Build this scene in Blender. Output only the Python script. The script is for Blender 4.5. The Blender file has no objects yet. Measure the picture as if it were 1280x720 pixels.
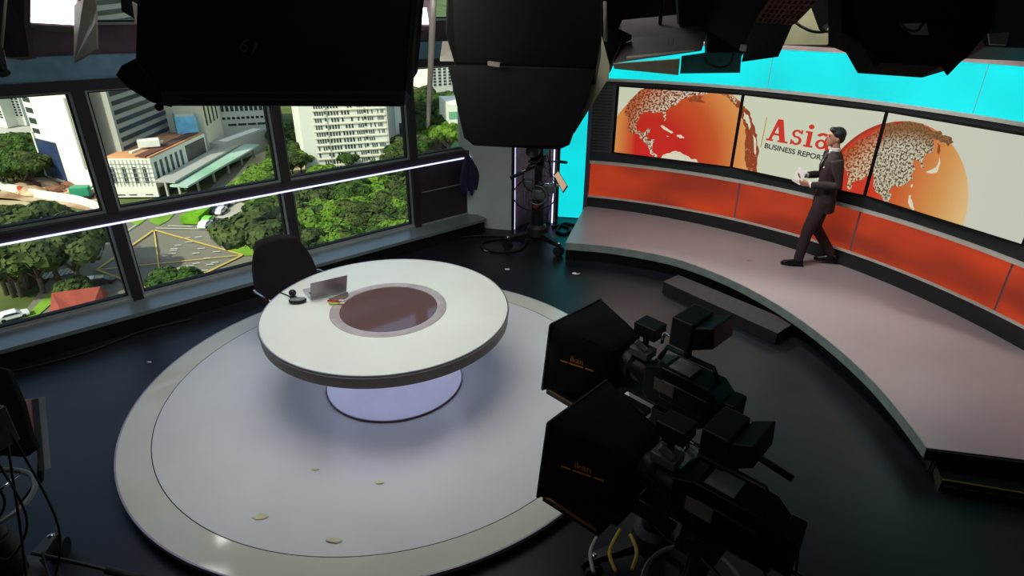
import bpy, bmesh, math, random
from mathutils import Vector as V, Matrix, noise
from mathutils.geometry import tessellate_polygon
R_ = math.radians
rnd = random.Random(7)
sc = bpy.context.scene
COL = sc.collection
TAU = math.tau

# ------------------------------------------------------------------ camera
FPX, PIT, ROLL, PX, PY, CAMZ = 797.2123, 0.469406, 0.068190, 737.7767, 360.0, 3.536
fw = V((0, math.cos(PIT), -math.sin(PIT)))
r0 = V((1, 0, 0)); u0 = r0.cross(fw)
rt = math.cos(ROLL)*r0 + math.sin(ROLL)*u0
up = -math.sin(ROLL)*r0 + math.cos(ROLL)*u0
CAM = V((0, 0, CAMZ))
cd = bpy.data.cameras.new('camera'); co = bpy.data.objects.new('camera', cd); COL.objects.link(co)
cd.sensor_width = 36; cd.lens = FPX/1280*36; cd.shift_x = -(PX-640)/1280; cd.clip_end = 3000; cd.clip_start = .05
m = Matrix.Identity(4)
for i in range(3):
    m[i][0], m[i][1], m[i][2] = rt[i], up[i], -fw[i]
m.translation = CAM
co.matrix_world = m
sc.camera = co

def ray(x, y):
    return (x-PX)/FPX*rt + (PY-y)/FPX*up + fw
def at(x, y, z):                       # photo pixel -> point at height z
    d = ray(x, y); return CAM + d*((z-CAM.z)/d.z)
def dp(x, y, d):                       # photo pixel -> point at distance d along the view axis
    return CAM + ray(x, y)*d
def onplane(x, y, P0, n):
    d = ray(x, y); return CAM + d*((P0-CAM).dot(n)/d.dot(n))
AZ = 0.8352
D = V((math.cos(AZ), math.sin(AZ), 0)); N = V((math.sin(AZ), -math.cos(AZ), 0))
def W(u, n, z): return D*u + N*n + V((0, 0, z))

# ------------------------------------------------------------------ materials
def lin(c):
    def f(v):
        v /= 255
        return v/12.92 if v <= .04045 else ((v+.055)/1.055)**2.4
    return tuple(f(v) for v in c) + (1,)
def base(name):
    m = bpy.data.materials.new(name); m.use_nodes = True
    nt = m.node_tree; b = nt.nodes['Principled BSDF']
    return m, nt, b
def pm(name, col, rough=.5, metal=0, var=.12, scale=8, bump=0, spec=.5, col2=None, coat=0, detail=4):
    m, nt, b = base(name)
    b.inputs['Roughness'].default_value = rough; b.inputs['Metallic'].default_value = metal
    b.inputs['Specular IOR Level'].default_value = spec; b.inputs['Coat Weight'].default_value = coat
    tc = nt.nodes.new('ShaderNodeTexCoord'); no = nt.nodes.new('ShaderNodeTexNoise')
    no.inputs['Scale'].default_value = scale; no.inputs['Detail'].default_value = detail
    nt.links.new(tc.outputs['Object'], no.inputs['Vector'])
    cr = nt.nodes.new('ShaderNodeValToRGB')
    c = lin(col); c1 = tuple(v*(1-var) for v in c[:3])+(1,); c2 = tuple(min(1, v*(1+var)) for v in c[:3])+(1,) if col2 is None else lin(col2)
    cr.color_ramp.elements[0].position = .35; cr.color_ramp.elements[1].position = .65
    cr.color_ramp.elements[0].color = c1; cr.color_ramp.elements[1].color = c2
    nt.links.new(no.outputs['Fac'], cr.inputs['Fac']); nt.links.new(cr.outputs['Color'], b.inputs['Base Color'])
    if bump:
        bp = nt.nodes.new('ShaderNodeBump'); bp.inputs['Strength'].default_value = bump; bp.inputs['Distance'].default_value = .02
        n2 = nt.nodes.new('ShaderNodeTexNoise'); n2.inputs['Scale'].default_value = scale*4; nt.links.new(tc.outputs['Object'], n2.inputs['Vector'])
        nt.links.new(n2.outputs['Fac'], bp.inputs['Height']); nt.links.new(bp.outputs['Normal'], b.inputs['Normal'])
    return m
def em(name, col, strength=1.0):
    m, nt, b = base(name)
    b.inputs['Base Color'].default_value = (0.02, .02, .02, 1); b.inputs['Roughness'].default_value = .35
    b.inputs['Emission Color'].default_value = lin(col); b.inputs['Emission Strength'].default_value = strength
    return m
M = {}
M['black'] = pm('black_metal', (9, 9, 10), .5, 0, .2)
M['blackcloth'] = pm('black_cloth', (8, 8, 9), .9, 0, .25, 30, .3, .2)
M['blackgloss'] = pm('black_plastic', (9, 9, 10), .4, 0, .2, spec=.3)
M['softgrey'] = pm('dark_grey_metal', (48, 50, 52), .45, .3)
M['rail'] = pm('window_frame_dark', (44, 38, 40), .5, 0, .1, 5)
M['alu'] = pm('aluminium', (170, 178, 176), .35, .3, .08)
M['silver'] = pm('brushed_silver', (175, 172, 178), .3, .7, .08)
M['chrome'] = pm('chrome', (190, 190, 195), .15, 1, .05)
M['white'] = pm('white_laminate', (202, 205, 206), .3, 0, .03, 2, 0, .5)
M['cream'] = pm('cream_laminate', (196, 198, 186), .08, 0, .03, 2, 0, .6)
M['tabletop'] = pm('tabletop_white', (226, 232, 222), .22, 0, .03, 1.5)
M['taupe'] = pm('taupe_edge', (118, 108, 106), .4, .2, .06)
M['mauve'] = pm('mauve_paint', (104, 84, 96), .6)
M['steelblue'] = pm('steel_blue_fascia', (128, 172, 198), .5)
M['paper'] = pm('paper', (225, 225, 220), .8, 0, .03)
M['brass'] = pm('brass', (190, 140, 70), .3, .8)
M['red'] = pm('red_plastic', (170, 30, 40), .4)
M['rubber'] = pm('rubber', (12, 12, 13), .7)
M['reflglass'] = pm('glass_reflection_tint', (104, 80, 80), .06, 0, .05, 2, 0, .8, coat=.5)  # brown base colour stands in for the warm reflection in the desk glass
M['strip'] = em('led_strip', (205, 205, 255), 1.9)
M['cyan'] = None

# ------------------------------------------------------------------ mesh builder
class MB:
    def __init__(s, M=None):
        s.v = []; s.f = []; s.mi = []; s.uv = None; s.M = M or Matrix.Identity(4); s.k = 0
    def add(s, vs, fs):
        o = len(s.v); s.v += [s.M @ V(p) for p in vs]; s.f += [tuple(i+o for i in f) for f in fs]; s.mi += [s.k]*len(fs); return s
    def box(s, c, d, rz=0, R=None):
        c = V(c); h = V(d)/2; R = R or Matrix.Rotation(rz, 3, 'Z')
        vs = [c + R @ V((sx*h.x, sy*h.y, sz*h.z)) for sz in (-1, 1) for sy in (-1, 1) for sx in (-1, 1)]
        return s.add(vs, [(0, 2, 3, 1), (4, 5, 7, 6), (0, 1, 5, 4), (2, 6, 7, 3), (0, 4, 6, 2), (1, 3, 7, 5)])
    def hexa(s, a, b):                  # two matching quads
        return s.add(list(a)+list(b), [(3, 2, 1, 0), (4, 5, 6, 7), (0, 1, 5, 4), (1, 2, 6, 5), (2, 3, 7, 6), (3, 0, 4, 7)])
    def bar(s, p, q, w, h, upv=(0, 0, 1)):
        p = V(p); q = V(q); d = (q-p).normalized(); a = d.cross(V(upv))
        if a.length < 1e-4: a = d.cross(V((0, 1, 0)))
        a.normalize(); b = a.cross(d)
        A = [p+a*w/2*i+b*h/2*j for i, j in ((-1, -1), (1, -1), (1, 1), (-1, 1))]
        B = [x+(q-p) for x in A]
        return s.hexa(A, B)
    def prism(s, poly, vec):            # polygon (3d points) extruded by vec
        n = len(poly); vec = V(vec); P = [V(p) for p in poly]
        return s.add(P+[p+vec for p in P], [tuple(range(n-1, -1, -1)), tuple(range(n, 2*n))]+[(i, (i+1) % n, n+(i+1) % n, n+i) for i in range(n)])
    def tube(s, pts, r, n=8, caps=True, sy=1.0):
        pts = [V(p) for p in pts]; k = len(pts); rs = r if isinstance(r, (list, tuple)) else [r]*k
        vs = []; a = None
        for i, p in enumerate(pts):
            t = (pts[min(i+1, k-1)]-pts[max(i-1, 0)]).normalized()
            if a is None:
                a = t.cross(V((0, 0, 1)))
                if a.length < .05: a = t.cross(V((0, 1, 0)))
            a = (a-t*a.dot(t)).normalized(); b = t.cross(a)
            for j in range(n):
                th = TAU*j/n; vs.append(p+a*rs[i]*math.cos(th)+b*rs[i]*sy*math.sin(th))
        fs = [(i*n+j, i*n+(j+1) % n, (i+1)*n+(j+1) % n, (i+1)*n+j) for i in range(k-1) for j in range(n)]
        if caps: fs += [tuple(range(n-1, -1, -1)), tuple(range((k-1)*n, k*n))]
        return s.add(vs, fs)
    def lathe(s, prof, c=(0, 0, 0), n=48, R=None, cap=True):
        c = V(c); R = R or Matrix.Identity(3); vs = []
        for r, z in prof:
            for j in range(n):
                th = TAU*j/n; vs.append(c+R @ V((r*math.cos(th), r*math.sin(th), z)))
        k = len(prof)
        fs = [(i*n+j, i*n+(j+1) % n, (i+1)*n+(j+1) % n, (i+1)*n+j) for i in range(k-1) for j in range(n)]
        if cap:
            if prof[0][0] > 1e-5: fs.append(tuple(range(n-1, -1, -1)))
            if prof[-1][0] > 1e-5: fs.append(tuple(range((k-1)*n, k*n)))
        return s.add(vs, fs)
    def ball(s, c, r, n=16, k=10, R=None):
        rx, ry, rz = r if isinstance(r, (tuple, list)) else (r, r, r); c = V(c); R = R or Matrix.Identity(3)
        vs = []; fs = []
        for i in range(1, k):
            ph = math.pi*i/k
            for j in range(n):
                th = TAU*j/n; vs.append(c+R @ V((rx*math.sin(ph)*math.cos(th), ry*math.sin(ph)*math.sin(th), -rz*math.cos(ph))))
        for i in range(k-2):
            for j in range(n): fs.append((i*n+j, i*n+(j+1) % n, (i+1)*n+(j+1) % n, (i+1)*n+j))
        vs += [c+R @ V((0, 0, -rz)), c+R @ V((0, 0, rz))]; a = len(vs)-2
        for j in range(n):
            fs.append((a, (j+1) % n, j)); fs.append(((k-2)*n+j, (k-2)*n+(j+1) % n, a+1))
        return s.add(vs, fs)
    def loft(s, rings, n=20):           # rings: (center, rx, ry)
        vs = []
        for c, rx, ry in rings:
            c = V(c)
            for j in range(n):
                th = TAU*j/n; vs.append(c+V((rx*math.cos(th), ry*math.sin(th), 0)))
        k = len(rings)
        fs = [(i*n+j, i*n+(j+1) % n, (i+1)*n+(j+1) % n, (i+1)*n+j) for i in range(k-1) for j in range(n)]
        fs += [tuple(range(n-1, -1, -1)), tuple(range((k-1)*n, k*n))]
        return s.add(vs, fs)
    def build(s, name, mat, parent=None, smooth=False, bevel=0, world=False, mods=()):
        me = bpy.data.meshes.new(name)
        vs = s.v
        if parent is not None and world:
            inv = wm(parent).inverted(); vs = [inv @ p for p in vs]
        me.from_pydata([tuple(p) for p in vs], [], s.f)
        mats = mat if isinstance(mat, (list, tuple)) else [mat]
        for x in mats: me.materials.append(x)
        if len(mats) > 1: me.polygons.foreach_set('material_index', s.mi)
        if smooth:
            me.polygons.foreach_set('use_smooth', [True]*len(me.polygons))
        me.update()
        bm = bmesh.new(); bm.from_mesh(me); bmesh.ops.recalc_face_normals(bm, faces=bm.faces); bm.to_mesh(me); bm.free()
        o = bpy.data.objects.new(name, me); COL.objects.link(o)
        if parent is not None: o.parent = parent
        if smooth == 'auto':
            try:
                me.set_sharp_from_angle(angle=R_(35))
            except Exception: pass
        if bevel:
            b = o.modifiers.new('bevel', 'BEVEL'); b.width = bevel; b.segments = 2; b.limit_method = 'ANGLE'
        return o
def wm(o):
    m = Matrix.LocRotScale(o.location, o.rotation_euler, o.scale)
    return wm(o.parent) @ m if o.parent else m
def tag(o, label=None, cat=None, group=None, kind=None):
    if label: o['label'] = label
    if cat: o['category'] = cat
    if group: o['group'] = group
    if kind: o['kind'] = kind
    return o
def empty(name, loc=(0, 0, 0), rz=0, label=None, cat=None, group=None):
    o = bpy.data.objects.new(name, None); COL.objects.link(o); o.location = loc; o.rotation_euler = (0, 0, rz)
    o.empty_display_size = .1
    return tag(o, label, cat, group)
def struct(o, label=None, cat=None):
    o['kind'] = 'structure'
    return tag(o, label, cat)
def copy_tree(o, parent=None):
    c = o.copy(); COL.objects.link(c)
    if parent is not None: c.parent = parent
    for ch in [x for x in COL.objects if x.parent == o]: copy_tree(ch, c)
    return c
def tess(poly):
    return [tuple(t) for t in tessellate_polygon([[V(p) for p in poly]])]
def text_mesh(s, size, mat, name, parent, loc, R, offset=0, extrude=.0005, align='LEFT', shear=0):
    cu = bpy.data.curves.new(name, 'FONT'); cu.body = s; cu.size = size; cu.offset = offset; cu.extrude = extrude; cu.align_x = align; cu.shear = shear
    t = bpy.data.objects.new(name, cu); COL.objects.link(t)
    dg = bpy.context.evaluated_depsgraph_get(); me = bpy.data.meshes.new_from_object(t.evaluated_get(dg))
    bpy.data.objects.remove(t)
    o = bpy.data.objects.new(name, me); COL.objects.link(o); me.materials.clear(); me.materials.append(mat)
    M4 = R.to_4x4(); M4.translation = loc
    if parent is not None: M4 = wm(parent).inverted() @ M4; o.parent = parent
    o.matrix_basis = M4
    return o
# ------------------------------------------------------------------ setting: shell
GN = -7.27   # window glass plane (n coordinate)
B_ = W(5.32, -7.24, 0)
wl0 = W(-7.5, -7.24, 0)
# corner points of the room, counter-clockwise from above
c_sw = V((-9.4, -3.2, 0)); c_se = V((7.4, -3.2, 0)); c_ne = V((7.4, 10.6, 0)); c_nw = V((-1.9, 10.6, 0))
M['floor'] = pm('studio_floor', (24, 27, 33), .36, 0, .3, 1.3, .04, .4)
M['wallblack'] = pm('black_wall', (16, 16, 18), .9)
fp = [c_sw, c_se, c_ne, c_nw, W(5.9, -7.24, 0), wl0]
f = MB().prism([p+V((0, 0, -.12)) for p in fp], (0, 0, .12)).build('floor', M['floor']); struct(f)
f = MB().prism([p+V((0, 0, 4.6)) for p in fp], (0, 0, .12)).build('ceiling', M['wallblack']); struct(f)
def wallseg(name, a, b, z0, z1, mat, t=.1, off=0):
    a = V((a.x, a.y, 0)); b = V((b.x, b.y, 0)); d = (b-a).normalized(); n = V((d.y, -d.x, 0))
    return struct(MB().prism([a+V((0, 0, z0)), b+V((0, 0, z0)), b+V((0, 0, z1)), a+V((0, 0, z1))], n*t).build(name, mat))
wallseg('wall_front', c_sw, c_se, 0, 4.6, M['wallblack'])
wallseg('wall_right', c_se, c_ne, 0, 4.6, M['wallblack'])
wallseg('wall_back', c_ne, c_nw, 0, 4.6, M['wallblack'])
wallseg('wall_rear_left', c_nw, W(5.9, -7.24, 0), 0, 4.6, M['wallblack'])
wallseg('wall_side', wl0, c_sw, 0, 4.6, M['wallblack'])
# window wall: parapet, transom bands, header
wl = MB()
U0, U1 = -7.5, 5.9
def wbox(mb, u0, u1, n0, n1, z0, z1):
    A = [W(u0, n0, z0), W(u1, n0, z0), W(u1, n1, z0), W(u0, n1, z0)]
    mb.prism(A, (0, 0, z1-z0))
wbox(wl, U0, U1, -7.36, -7.22, -.1, .2); wbox(wl, U0, U1, -7.36, -7.24, 2.36, 2.8); wbox(wl, U0, U1, -7.36, -7.24, 3.75, 4.6)
struct(wl.build('wall_left', M['mauve']))
b = MB(); wbox(b, U0, U1, -7.24, -7.20, 2.35, 2.56); struct(b.build('trim_1', M['steelblue']))
MULL = [1.085+1.645*k for k in range(-5, 3)]
# mullions: one object each
k = 2
for u in MULL:
    b = MB(); wbox(b, u-.045, u+.045, -7.33, -7.17, .2, 2.36); wbox(b, u-.045, u+.045, -7.33, -7.2, 2.8, 3.75)
    struct(b.build('trim_%d' % k, M['rail'])); k += 1
b = MB(); wbox(b, U0, U1, -7.33, -7.165, 1.045, 1.135); struct(b.build('trim_%d' % k, M['rail'])); k += 1
b = MB(); wbox(b, U0, U1, -7.33, -7.175, 2.27, 2.36); struct(b.build('trim_%d' % k, M['rail'])); k += 1
b = MB(); wbox(b, U0, U1, -7.31, -7.19, .19, .22); struct(b.build('trim_%d' % k, M['alu'])); k += 1
# window frames with their panes
def glass():
    m, nt, b = base('window_glass')
    nt.nodes.remove(b)
    tr = nt.nodes.new('ShaderNodeBsdfTransparent'); gl = nt.nodes.new('ShaderNodeBsdfGlossy'); mx = nt.nodes.new('ShaderNodeMixShader')
    tr.inputs['Color'].default_value = (.93, .97, .94, 1); gl.inputs['Roughness'].default_value = .02
    fr = nt.nodes.new('ShaderNodeFresnel'); fr.inputs['IOR'].default_value = 1.3
    nt.links.new(fr.outputs[0], mx.inputs[0]); nt.links.new(tr.outputs[0], mx.inputs[1]); nt.links.new(gl.outputs[0], mx.inputs[2])
    nt.links.new(mx.outputs[0], nt.nodes['Material Output'].inputs['Surface'])
    return m
M['glass'] = glass()
wn = 1
edges = MULL + [6.015]
for i in range(len(edges)-1):
    a, c = edges[i]+.045, min(edges[i+1]-.045, 5.32)
    for z0, z1 in ((.22, 1.045), (1.135, 2.275), (2.8, 3.75)):
        if i == len(edges)-2 and z0 < 1:      # lower right bay is a closed panel
            continue
        b = MB(); t = .024; g_ = .012
        wbox(b, a, a+t, -7.31, -7.22, z0, z1); wbox(b, c-t, c, -7.31, -7.22, z0, z1)
        wbox(b, a+t, c-t, -7.31, -7.22, z0, z0+t); wbox(b, a+t, c-t, -7.31, -7.22, z1-t, z1)
        fr = struct(b.build('window_%d' % wn, M['alu'])); wn += 1
        b = MB(); wbox(b, a+t, a+t+g_, -7.30, -7.235, z0+t, z1-t); wbox(b, c-t-g_, c-t, -7.30, -7.235, z0+t, z1-t)
        wbox(b, a+t+g_, c-t-g_, -7.30, -7.235, z0+t, z0+t+g_); wbox(b, a+t+g_, c-t-g_, -7.30, -7.235, z1-t-g_, z1-t); b.build('gasket', M['rubber'], fr)
        b = MB(); wbox(b, a+t, c-t, -7.275, -7.269, z0+t, z1-t); b.build('pane', M['glass'], fr)
# led light strip under the mid rail
s = MB(); wbox(s, U0, 5.3, -7.165, -7.145, 1.036, 1.049)
tag(s.build('led_strip_light', M['strip']), 'long thin bluish white LED strip running along the mid rail of the windows', 'light strip')
# closed dark panel in the lower last bay
b = MB(); wbox(b, 4.43, 5.3, -7.3, -7.2, .2, 1.04); pb = b.build('infill_panel', pm('dark_panel', (58, 50, 56), .45), bevel=.004)
tag(pb, 'dark panel closing the lower bay between the last lower window and grey wall', 'wall panel')
b = MB(); wbox(b, 4.47, 5.28, -7.2, -7.193, .66, .672); b.build('panel_joint', M['alu'], pb)
# ledge
M['ledge'] = pm('ledge_grey', (116, 128, 128), .25, 0, .08, 2, 0, .6)
b = MB(); wbox(b, U0, 5.3, -7.22, -6.885, .16, .2); lg = b.build('window_ledge', [M['ledge']])
tag(lg, 'long low grey ledge running along the floor under all the windows', 'ledge')
b = MB(); wbox(b, U0, 5.27, -7.22, -6.9, 0, .16); b.build('ledge_front', M['black'], lg)
# grey end wall
gw0 = V((-1.95, 8.69, 0)); gw1 = V((-1.21, 8.66, 0))
M['greywall'] = pm('grey_green_gloss_wall', (214, 228, 220), .35, .0, .05, 1.5)
struct(MB().prism([gw0, gw1, gw1+V((0, 0, 2.9)), gw0+V((0, 0, 2.9))], (0.0, .12, 0)).build('wall_end', M['greywall']))
# led column: black edge post, curved back panel, two strips
lc = empty('light_column', (-.93, 8.95, 0), 0, 'tall curved dark panel edged by two vertical white LED strips beside cyan panel', 'light column')
pA = V((-1.18, 8.68, 0)); pB = V((-.62, 9.06, 0)); dd = (pB-pA).normalized(); nn = V((-dd.y, dd.x, 0))
arc = [pA.lerp(pB, t)+nn*(.16*math.sin(math.pi*t)) for t in [i/14 for i in range(15)]]
b = MB()
for i in range(14):
    b.prism([arc[i], arc[i+1], arc[i+1]+nn*.03, arc[i]+nn*.03], (0, 0, 2.8))
b.build('curved_panel', pm('mauve_grey_panel', (168, 156, 166), .55), lc, True, world=True)
for p_, q_ in ((pA, -1), (pB, 1)):
    b = MB(); b.prism([p_+dd*.012*-q_+nn*.01, p_+dd*.03*-q_+nn*.01, p_+dd*.03*-q_+nn*.03, p_+dd*.012*-q_+nn*.03], (0, 0, 2.75)); b.build('led_strip', M['strip'], lc, world=True)
    b = MB(); b.prism([p_-nn*.03+dd*q_*.035, p_-nn*.03, p_+nn*.05, p_+nn*.05+dd*q_*.035], (0, 0, 2.8)); b.build('edge_post', M['black'], lc, world=True)
# cyan panels
def cyanmat():
    m, nt, b = base('cyan_backlit'); b.inputs['Base Color'].default_value = lin((20, 90, 95)); b.inputs['Roughness'].default_value = .8; b.inputs['Specular IOR Level'].default_value = .2
    tc = nt.nodes.new('ShaderNodeTexCoord'); no = nt.nodes.new('ShaderNodeTexNoise'); no.inputs['Scale'].default_value = 1.1; no.inputs['Detail'].default_value = 1
    nt.links.new(tc.outputs['Object'], no.inputs['Vector'])
    cr = nt.nodes.new('ShaderNodeValToRGB'); cr.color_ramp.elements[0].position = .3; cr.color_ramp.elements[1].position = .7
    cr.color_ramp.elements[0].color = lin((22, 214, 220)); cr.color_ramp.elements[1].color = lin((10, 240, 244))
    nt.links.new(no.outputs['Fac'], cr.inputs['Fac']); nt.links.new(cr.outputs[0], b.inputs['Emission Color']); b.inputs['Emission Strength'].default_value = .95
    return m
M['cyan'] = cyanmat()
cp = empty('cyan_light_panel', (-.37, 9.34, 0), 0, 'tall vertical glowing cyan panel standing between LED column and orange wall', 'light panel')
b = MB(); a0 = V((-.575, 9.3, .02)); a1 = V((-.17, 9.3, .02)); b.prism([a0, a1, a1+V((0, 0, 2.7)), a0+V((0, 0, 2.7))], (0, .05, 0)); b.build('glowing_face', M['cyan'], cp, world=True)
b = MB(); b.prism([a0+V((-.03, .051, -.02)), a1+V((.02, .051, -.02)), a1+V((.02, .051, 2.75)), a0+V((-.03, .051, 2.75))], (0, .04, 0)); b.build('back_board', M['black'], cp, world=True)
# ------------------------------------------------------------------ curved set wall
WC = V((-.751, 3.514, 0)); WR = 5.655
def sz(th): return 1+.0024*(80.4-th)
def wp(th, z, r=WR, scale=True): 
    a = R_(th); return V((WC.x+r*math.cos(a), WC.y+r*math.sin(a), z*sz(th) if scale else z))
def arcpanel(t0, t1, z0, z1, r0=WR, thick=.04, step=2.0, flat0=False):
    n = max(1, int(round(abs(t1-t0)/step))); b = MB(); vs = []
    for i in range(n+1):
        t = t0+(t1-t0)*i/n
        for r in (r0, r0+thick):
            for z in (z0, z1):
                vs.append(wp(t, z, r, not (flat0 and z == z0)))
    fs = []
    for i in range(n):
        a = i*4; c = a+4
        fs += [(a, c, c+1, a+1), (a+2, a+3, c+3, c+2), (a+1, c+1, c+3, a+3), (a, a+2, c+2, c)]
    fs += [(0, 1, 3, 2), (n*4, n*4+2, n*4+3, n*4+1)]
    b.add(vs, fs); return b
TL, TR = 84.2, 4.0
M['trimw'] = pm('satin_trim', (196, 198, 190), .4, .1, .05)
sw = empty('set_wall', tuple(wp(45, 0)), 0, 'long curved presenter wall with orange lower panels and cyan band above the screens', 'set wall')
arcpanel(TL, TR, 0, .44, WR-.0, .1, flat0=True).build('kick_panel', pm('charcoal_kick', (26, 30, 32), .35), sw, 'auto', world=True)
arcpanel(TL, TR, .44, .463, WR-.03, .12).build('lower_trim', M['trimw'], sw, 'auto', world=True)
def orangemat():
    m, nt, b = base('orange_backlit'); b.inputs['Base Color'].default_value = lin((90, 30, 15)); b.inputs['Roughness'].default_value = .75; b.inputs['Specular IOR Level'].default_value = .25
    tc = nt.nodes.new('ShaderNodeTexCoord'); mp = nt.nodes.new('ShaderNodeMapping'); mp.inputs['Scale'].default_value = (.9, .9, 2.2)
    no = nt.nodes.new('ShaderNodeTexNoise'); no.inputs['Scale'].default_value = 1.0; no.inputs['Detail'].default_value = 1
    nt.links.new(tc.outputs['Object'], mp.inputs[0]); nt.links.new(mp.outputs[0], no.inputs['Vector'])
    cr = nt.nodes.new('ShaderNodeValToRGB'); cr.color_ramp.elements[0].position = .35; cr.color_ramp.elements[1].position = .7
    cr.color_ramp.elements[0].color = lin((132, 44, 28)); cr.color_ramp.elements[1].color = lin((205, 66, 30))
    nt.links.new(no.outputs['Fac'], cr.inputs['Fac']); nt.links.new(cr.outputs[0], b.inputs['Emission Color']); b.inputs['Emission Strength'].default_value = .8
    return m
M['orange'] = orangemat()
prev = TL-.6
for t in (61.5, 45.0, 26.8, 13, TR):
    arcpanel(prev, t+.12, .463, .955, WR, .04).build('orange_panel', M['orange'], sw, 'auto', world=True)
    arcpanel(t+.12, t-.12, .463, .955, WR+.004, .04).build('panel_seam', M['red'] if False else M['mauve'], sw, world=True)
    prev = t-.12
arcpanel(TL, TR, .955, .995, WR-.03, .12).build('middle_trim', M['trimw'], sw, 'auto', world=True)
arcpanel(TL, TR, .995, 1.128, WR, .1).build('screen_sill', pm('dark_sill', (34, 38, 38), .35), sw, 'auto', world=True)
arcpanel(TL, 80.6, 1.128, 2.12, WR, .1).build('louvre_panel', pm('grey_louvre_panel', (74, 74, 80), .5), sw, 'auto', world=True)
lv = MB()
for i in range(22):
    a = arcpanel(83.8, 81.0, 1.16+i*.043, 1.175+i*.043, WR-.012, .015); lv.add(a.v, a.f)
lv.build('louvre_slats', M['softgrey'], sw, world=True)
arcpanel(TL+.1, TL-.5, .0, 2.66, WR-.05, .2).build('end_post', pm('blue_grey_post', (66, 72, 98), .5), sw, world=True)
arcpanel(80.6, TR, 1.128, 2.09, WR+.085, .03).build('screen_recess', M['black'], sw, 'auto', world=True)
arcpanel(TL, TR, 2.072, 2.125, WR-.005, .12).build('screen_header', pm('dark_header', (30, 34, 36), .4), sw, 'auto', world=True)
arcpanel(TL, TR, 2.125, 2.16, WR-.03, .12).build('upper_trim', M['trimw'], sw, 'auto', world=True)
prev = TL
for t in (60.2, 36, TR):
    arcpanel(prev, t+.05, 2.16, 2.61, WR+.02, .04).build('cyan_panel', M['cyan'], sw, 'auto', world=True)
    arcpanel(t+.03, t-.03, 2.16, 2.61, WR+.021, .04).build('cyan_seam', M['alu'], sw, world=True); prev = t-.05
arcpanel(TL, TR, 2.61, 2.65, WR-.02, .12).build('top_trim', pm('warm_white_trim', (196, 172, 168), .5), sw, 'auto', world=True)
arcpanel(TL, TR, 0.0, 2.66, WR+.13, .03).build('wall_backing', M['black'], sw, 'auto', world=True)

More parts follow.
